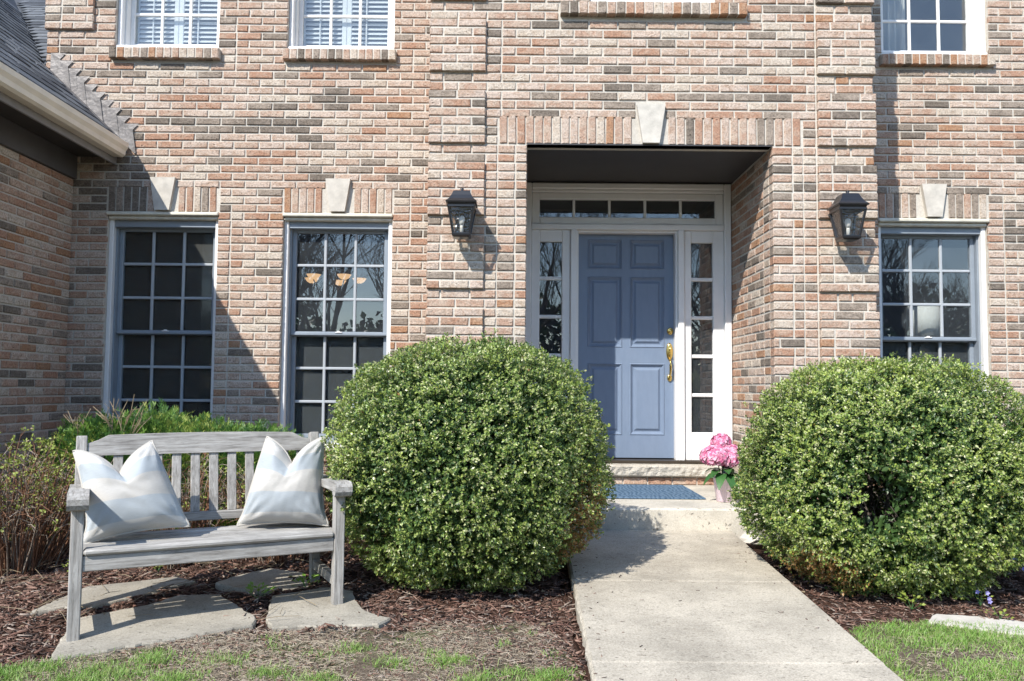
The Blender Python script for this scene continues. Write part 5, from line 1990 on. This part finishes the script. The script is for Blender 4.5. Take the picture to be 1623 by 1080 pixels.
twiggy('brown twiggy shrub budding with small green leaves left of the bench', (-2.93, 4.85, 0), 0.52, 0.80, 240, 71, 1150)
twiggy('brown twiggy shrub behind the left half of the bench back', (-2.05, 5.0, 0), 0.36, 0.72, 110, 72, 110)
twiggy('brown twiggy shrub behind the right half of the bench back', (-1.42, 5.12, 0), 0.36, 0.66, 100, 73, 140)

# ------------------------------------------------------------------ mulch chips, straw, grass
def scatter_flat(n, box, inside, seed, L, W, T, tilt, zf, mats, wts, name, label=None):
    r = np.random.default_rng(seed)
    X = r.uniform(box[0], box[1], n * 3); Y = r.uniform(box[2], box[3], n * 3)
    k = inside(X, Y, r)
    X, Y = X[k][:n], Y[k][:n]
    n = len(X)
    P = np.stack([X, Y, np.zeros(n)], 1)
    P[:, 2] = zf(P) + r.uniform(0.0, T * 2.2, n)
    a = r.uniform(0, 2 * PI, n)
    A = np.stack([np.cos(a), np.sin(a), r.normal(size=n) * tilt], 1)
    A = norm(A)
    N = norm(np.stack([r.normal(size=n) * 0.45, r.normal(size=n) * 0.45, np.ones(n)], 1))
    B = norm(np.cross(A, N)); N = np.cross(B, A)
    l = r.uniform(L[0], L[1], n)[:, None]; w = r.uniform(W[0], W[1], n)[:, None]
    t = T
    v = [P - A * l / 2 - B * w / 2, P + A * l / 2 - B * w * r.uniform(0.2, 0.5, (n, 1)), P + A * l / 2 * r.uniform(0.8, 1, (n, 1)) + B * w / 2, P - A * l / 2 + B * w * 0.3]
    v2 = [q + N * t for q in v]
    V = np.stack(v + v2, 1).reshape(-1, 3)
    b = np.arange(n)[:, None] * 8
    fs = np.array([[4, 5, 6, 7], [0, 1, 5, 4], [1, 2, 6, 5], [2, 3, 7, 6], [3, 0, 4, 7]])
    F = (b[:, :, None] + fs[None]).reshape(-1, 4)
    mi = np.repeat(r.choice(len(mats), n, p=wts), 5)
    o = link(name, np_mesh(name, V, F, mats, mi))
    tag(o, kind='stuff')
    return o
def on_flag(X, Y):
    v = np.zeros(len(X), dtype=bool)
    for pts in FLAGS:
        c = np.zeros(len(X), dtype=bool)
        for (xa, ya), (xb, yb) in zip(pts, pts[1:] + pts[:1]):
            t = ((ya > Y) != (yb > Y)) & (X < (xb - xa) * (Y - ya) / ((yb - ya) if yb != ya else 1e-9) + xa)
            c ^= t
        v |= c
    return v
def in_left(X, Y, r):
    e = edge_y(X, EDGE_L)
    return (~on_flag(X, Y) | (r.random(len(X)) < 0.05)) & (Y > e - 0.05 * r.random(len(X)) ** 2) & (X < path_x(Y, 0) - 0.008)
def in_right(X, Y, r):
    e = edge_y(X, EDGE_R)
    return (Y > e - 0.05 * r.random(len(X)) ** 2) & (X > path_x(Y, 1) + 0.008)
WT = [0.36, 0.28, 0.14, 0.14, 0.08]
scatter_flat(34000, (-3.4, 0.36, 3.2, 5.6), in_left, 81, (0.010, 0.042), (0.0025, 0.0075), 0.0022, 0.22, bed_z, CHIP, WT, 'mulch_chips')
scatter_flat(13000, (1.5, 3.7, 3.6, 5.4), in_right, 82, (0.010, 0.042), (0.0025, 0.0075), 0.0022, 0.22, bed_z, CHIP, WT, 'mulch_chips')
scatter_flat(2600, (-3.3, 0.36, 3.3, 5.2), in_left, 84, (0.035, 0.075), (0.006, 0.012), 0.003, 0.25, lambda P: bed_z(P) + 0.004, CHIP, [0.3, 0.2, 0.25, 0.1, 0.15], 'mulch_chips')
scatter_flat(900, (1.5, 3.6, 3.7, 5.2), in_right, 85, (0.035, 0.075), (0.006, 0.012), 0.003, 0.25, lambda P: bed_z(P) + 0.004, CHIP, [0.3, 0.2, 0.25, 0.1, 0.15], 'mulch_chips')
for (nm, box, fn, n_, sd) in (('fallen_leaves', (-3.2, 0.3, 3.4, 5.2), in_left, 120, 86), ('fallen_leaves', (1.5, 3.4, 3.8, 5.0), in_right, 60, 87)):
    r = np.random.default_rng(sd)
    X = r.uniform(box[0], box[1], n_ * 3); Y = r.uniform(box[2], box[3], n_ * 3)
    k = fn(X, Y, r)
    X, Y = X[k][:n_], Y[k][:n_]
    P = np.stack([X, Y, X * 0], 1); P[:, 2] = bed_z(P) + 0.012
    L = r.uniform(0.018, 0.042, len(X))
    V, F = leaves(P, np.stack([r.normal(size=len(X)), r.normal(size=len(X)), 0.15 * r.normal(size=len(X))], 1), np.stack([0.3 * r.normal(size=len(X)), 0.3 * r.normal(size=len(X)), np.ones(len(X))], 1), L, L * 0.55, 0.2)
    tag(link(nm, np_mesh(nm, V, F, [M['dry_leaf']])), kind='stuff')
def near_path(X, Y, r):
    return ((X < path_x(Y, 0) - 0.01) & (Y < edge_y(X, EDGE_L) + 0.03) & (r.random(len(X)) < 0.30 + 0.6 * (X > 0.12)))
scatter_flat(5200, (-2.4, 0.36, 2.9, 4.0), near_path, 83, (0.010, 0.036), (0.0025, 0.007), 0.002, 0.2, lambda P: gz(P[:, 1]) + 0.004, CHIP, [0.2, 0.2, 0.25, 0.1, 0.25], 'mulch_chips')

def blades(n, box, dens, seed, Lr, W, lean, mats, pick_m, name, zf=None, flat=False):
    r = np.random.default_rng(seed)
    X = r.uniform(box[0], box[1], n * 14); Y = r.uniform(box[2], box[3], n * 14)
    k = r.random(len(X)) < dens(X, Y)
    X, Y = X[k][:n], Y[k][:n]
    n = len(X)
    P = np.stack([X, Y, (zf(np.stack([X, Y, X * 0], 1)) if zf else gz(Y)) + (0.004 if flat else -0.004)], 1)
    a = r.uniform(0, 2 * PI, n)
    h = np.stack([np.cos(a), np.sin(a), np.zeros(n)], 1)
    le = r.uniform(lean[0], lean[1], n)[:, None]
    D = norm(h * le + np.array([0, 0, 1.0]) * (0.16 if flat else 1.0))
    L = r.uniform(Lr[0], Lr[1], n)[:, None]
    w = r.uniform(W[0], W[1], n)[:, None]
    s = norm(np.cross(D, np.array([0, 0, 1.0]) + 0.4 * r.normal(size=(n, 3))))
    p1 = P + D * L * 0.55
    D2 = norm(D + h * 0.45 - np.array([0, 0, 0.25 if flat else 0.12]))
    p2 = p1 + D2 * L * 0.45
    V = np.stack([P - s * w / 2, P + s * w / 2, p1 + s * w * 0.42, p1 - s * w * 0.42, p2], 1).reshape(-1, 3)
    b = np.arange(n)[:, None] * 5
    F = np.concatenate([b + np.array([[0, 1, 2]]), b + np.array([[0, 2, 3]]), b + np.array([[3, 2, 4]])], 1).reshape(-1, 3)
    mi = np.repeat(pick_m(r, n, X, Y), 3)
    o = link(name, np_mesh(name, V, F, mats, mi))
    tag(o, kind='stuff')
    return o
CL = [(-1.187, 3.42, 0.09, 1), (-1.45, 3.43, 0.10, 1), (-1.33, 3.40, 0.06, 0.8), (-0.685, 3.56, 0.08, 1), (-0.80, 3.50, 0.06, 0.8), (-0.227, 3.42, 0.10, 0.9), (-0.30, 3.50, 0.07, 0.6), (-1.774, 3.27, 0.22, 0.9),
      (-2.05, 3.24, 0.2, 1), (-1.60, 3.22, 0.2, 0.8), (0.14, 3.30, 0.10, 1.0), (0.05, 3.26, 0.12, 1.0), (0.17, 3.50, 0.04, 0.5), (0.10, 3.76, 0.03, 0.4), (-0.95, 3.30, 0.10, 0.8), (-0.75, 3.25, 0.11, 0.8), (-0.5, 3.40, 0.10, 0.45),
      (-1.06, 3.66, 0.05, 0.5), (-0.1, 3.22, 0.14, 0.7), (-1.0, 3.56, 0.05, 0.5), (-0.42, 3.62, 0.05, 0.35), (-1.3, 3.22, 0.12, 0.8), (-0.02, 3.62, 0.04, 0.4)]
def green_l(X, Y):
    v = np.zeros(len(X))
    for (cx, cy, rr_, st) in CL:
        q = ((X - cx) ** 2 + ((Y - cy) * 1.5) ** 2) / (rr_ * 0.85) ** 2
        v = np.maximum(v, st * np.exp(-q * 1.1))
    v = v * (0.25 + 0.75 * (wave_noise(np.stack([X, Y, X * 0], 1), 40, 91) > -0.2))
    return np.where(Y < edge_y(X, EDGE_L) - 0.01, v, 0)
def gm(r, n, X, Y):
    return (r.random(n) < 0.35).astype(int)
blades(14000, (-2.5, 0.30, 2.85, 3.95), green_l, 92, (0.018, 0.050), (0.0018, 0.0030), (0.1, 0.85), [M['grass'], M['grass_pale']], gm, 'grass')
def green_r(X, Y):
    e = edge_y(X, EDGE_R)
    P = np.stack([X, Y, X * 0], 1)
    n = wave_noise(P, 6, 95) + 0.5 * wave_noise(P, 14, 96)
    v = np.clip(0.62 + 0.6 * n, 0.04, 1)
    hole = np.exp(-(((X - 1.95) / 0.30) ** 2 + ((Y - 3.56) / 0.085) ** 2)) + np.exp(-(((X - 2.4) / 0.2) ** 2 + ((Y - 3.50) / 0.05) ** 2)) + 0.5 * np.exp(-(((X - 1.75) / 0.14) ** 2 + ((Y - 3.74) / 0.05) ** 2))
    v = v * np.clip(1 - 1.05 * hole, 0, 1)
    return np.where((Y < e - 0.012) & (X > path_x(Y, 1) + 0.012), v, 0)
blades(25000, (1.5, 3.3, 3.0, 4.0), green_r, 97, (0.014, 0.048), (0.0022, 0.0036), (0.1, 0.85), [M['grass'], M['grass_pale']], gm, 'grass')
def straw_l(X, Y):
    P = np.stack([X, Y, X * 0], 1)
    v = np.clip(0.55 + 0.4 * wave_noise(P, 9, 98), 0.05, 1)
    return np.where((Y < edge_y(X, EDGE_L) + 0.02) & (X < path_x(Y, 0) - 0.01), v * np.where(X > 0.16, 0.3, 1), 0)
zero = lambda r, n, X, Y: np.zeros(n, dtype=int)
blades(17000, (-2.4, 0.34, 2.9, 4.0), straw_l, 99, (0.018, 0.060), (0.0014, 0.0028), (0.6, 1.2), [M['straw']], zero, 'dead_grass', flat=True)
def straw_r(X, Y):
    return np.where((Y < edge_y(X, EDGE_R)) & (X > path_x(Y, 1) + 0.01), 0.5, 0)
blades(7000, (1.5, 3.2, 3.0, 4.0), straw_r, 100, (0.018, 0.05), (0.0014, 0.0028), (0.6, 1.2), [M['straw']], zero, 'dead_grass', flat=True)

# ------------------------------------------------------------------ small plants and dead twigs in the beds
def small_plant(name, label, cat, c, n, L, seed, mat, spread=0.05, h=0.05, flowers=0, group=None):
    t = thing(name, label, cat, (c[0], c[1], gz(c[1]) + 0.012), 0, group)
    r = np.random.default_rng(seed)
    a = r.uniform(0, 2 * PI, n)
    ro = np.sqrt(r.random(n)) * spread
    C = np.stack([c[0] + ro * np.cos(a), c[1] + ro * np.sin(a), gz(c[1]) + 0.02 + r.random(n) * h], 1)
    A = np.stack([np.cos(a), np.sin(a), r.uniform(0.1, 0.9, n)], 1)
    Lf = r.uniform(0.7, 1.2, n) * L
    V, F = leaves(C, A, np.stack([r.normal(size=n) * 0.3, r.normal(size=n) * 0.3 - 0.3, np.ones(n)], 1), Lf, Lf * 0.55, 0.12)
    link('foliage', np_mesh('foliage', V, F, [mat]), t)
    q = MB()
    for k in range(5):
        e = C[k]
        q.tube([(c[0], c[1], gz(c[1])), tuple(e)], 0.0015, 4)
    q.build('stem', M['hyd_leaf'], t)
    for k in range(flowers):
        fc = np.array([[c[0] + r.uniform(-1, 1) * spread * 0.7, c[1] - spread * 0.5, gz(c[1]) + 0.03 + h * r.random()]] * 5)
        ang = np.arange(5) * 2 * PI / 5
        A = np.stack([np.cos(ang), -0.5 + 0 * ang, np.sin(ang)], 1)
        V, F = leaves(fc, A, np.tile([[0, -1, 0.3]], (5, 1)), np.full(5, 0.015), np.full(5, 0.012), 0.05)
        link('flower', np_mesh('flower', V, F, [M['violet']]), t)
small_plant('seedling', 'bright green seedling in the mulch at the foot of the right boxwood', 'plant', (2.035, 4.19), 26, 0.030, 1, M['bud_leaf'], 0.045, 0.045)
small_plant('periwinkle', 'periwinkle with pale violet flowers in the mulch right of the boxwood', 'plant', (2.415, 4.245), 26, 0.028, 2, M['bud_leaf'], 0.05, 0.06, 4)
small_plant('seedling', 'small trailing green seedling against the pale edging stone', 'plant', (2.385, 4.03), 16, 0.022, 3, M['bud_leaf'], 0.07, 0.02)
small_plant('blue_perennial', 'blue green leafy perennial with a violet bloom beside the right boxwood', 'plant', (2.93, 4.86), 90, 0.045, 4, M['blue_leaf'], 0.12, 0.16, 2)
small_plant('seedling', 'green leafy seedling at the right edge in front of the perennial', 'plant', (2.99, 4.62), 40, 0.03, 9, M['bud_leaf'], 0.09, 0.07)
small_plant('weed', 'green weed tuft between the flagstones under the bench seat', 'plant', (-1.300, 4.27), 30, 0.035, 5, M['grass'], 0.06, 0.04)
small_plant('weed', 'broad leaved weed by the right rear leg of the bench', 'plant', (-1.09, 4.43), 28, 0.036, 6, M['grass'], 0.06, 0.05)
small_plant('weed', 'tiny pale weed in the mulch behind the left bench legs', 'plant', (-2.02, 4.75), 12, 0.022, 7, M['bud_leaf'], 0.03, 0.03)
small_plant('weed', 'lone green sprout among the bare stems left of the bench', 'plant', (-2.46, 4.62), 18, 0.022, 8, M['bud_leaf'], 0.05, 0.07)
m = MB()
rr = random.Random(12)
for k in range(190):
    x, y = rr.uniform(-3.3, 0.1), rr.uniform(3.7, 5.3)
    if y < edge_y(x, EDGE_L) + 0.05: continue
    if x > -1.0 and rr.random() < 0.75: continue
    a = rr.uniform(0, PI)
    L = rr.uniform(0.05, 0.26)
    z = gz(y) + 0.032
    p0 = Vector((x, y, z)); p2 = p0 + Vector((math.cos(a) * L, math.sin(a) * L, rr.uniform(-0.006, 0.03)))
    m.tube([p0, p0.lerp(p2, 0.5) + Vector((rr.uniform(-0.01, 0.01), 0, 0.006)), p2], [0.0018, 0.0016, 0.0009], 3, cap=False)
o = m.build('fallen_twigs', M['dry_leaf'], None, True)
tag(o, kind='stuff')
# drip-line litter on the path
def on_path(X, Y, r):
    u = (X - path_x(Y, 0)) / (path_x(Y, 1) - path_x(Y, 0))
    return (u > 0.01) & (u < 0.99) & (r.random(len(X)) < 0.02 + 0.6 * np.exp(-u * 14) + 0.4 * np.exp(-(1 - u) * 22))
scatter_flat(420, (0.3, 1.55, 2.9, 5.6), on_path, 88, (0.006, 0.026), (0.002, 0.006), 0.0015, 0.05, lambda P: gz(P[:, 1]) + 0.0625, CHIP, [0.2, 0.3, 0.2, 0.2, 0.1], 'leaf_litter')

# ------------------------------------------------------------------ bare wood across the street, seen only in the glass
m = MB()
rr = random.Random(21)
def limb(p, d, L, r0, lev):
    n = 3
    pts, rads = [p], [r0]
    q, dd = p, d
    for k in range(n):
        dd = (dd + Vector((rr.uniform(-0.16, 0.16), rr.uniform(-0.16, 0.16), rr.uniform(-0.05, 0.14)))).normalized()
        q = q + dd * (L / n)
        pts.append(q); rads.append(r0 * (1 - 0.55 * (k + 1) / n))
    m.tube(pts, rads, 5 if lev < 2 else 3, cap=False)
    if lev >= 5: return
    kids = 4 if lev < 3 else 3
    for k in range(kids):
        u = rr.uniform(0.35, 1.0)
        b = pts[min(n, int(u * n) + 0)] if u < 0.99 else pts[-1]
        a = rr.uniform(0, 2 * PI)
        side = Vector((math.cos(a), math.sin(a), rr.uniform(0.1, 0.7)))
        limb(b, (dd * 0.75 + side * 0.75).normalized(), L * rr.uniform(0.55, 0.78), max(0.008, r0 * rr.uniform(0.42, 0.58)), lev + 1)
for k in range(17):
    x = -21 + 2.6 * k + rr.uniform(-0.9, 0.9)
    y = -20 - 7 * rr.random()
    limb(Vector((x, y, -0.5)), Vector((rr.uniform(-0.06, 0.06), 0, 1)), rr.uniform(6.0, 7.6), rr.uniform(0.16, 0.26), 0)
o = m.build('bare_wood', M['tree_bark'])
tag(o, kind='stuff')
r = np.random.default_rng(5)
n = 52000
x = r.uniform(-60, 60, n)
C = np.stack([x, -34 + r.normal(size=n) * 1.6, -0.4 + r.random(n) ** 1.1 * (5.6 + 1.2 * np.sin(x * 0.31) + 0.9 * np.sin(x * 0.83 + 1))], 1)
L = r.uniform(0.3, 0.6, n)
V, F = leaves(C, r.normal(size=(n, 3)), r.normal(size=(n, 3)), L, L * 0.7, 0.2)
o = link('reflection_thicket', np_mesh('reflection_thicket', V, F, [BOX[3], M['tree_bark']], np.repeat((r.random(n) < 0.5).astype(int), 2)))  # unseen mass added behind the trees, tall and dense to darken the reflections
tag(o, kind='stuff')
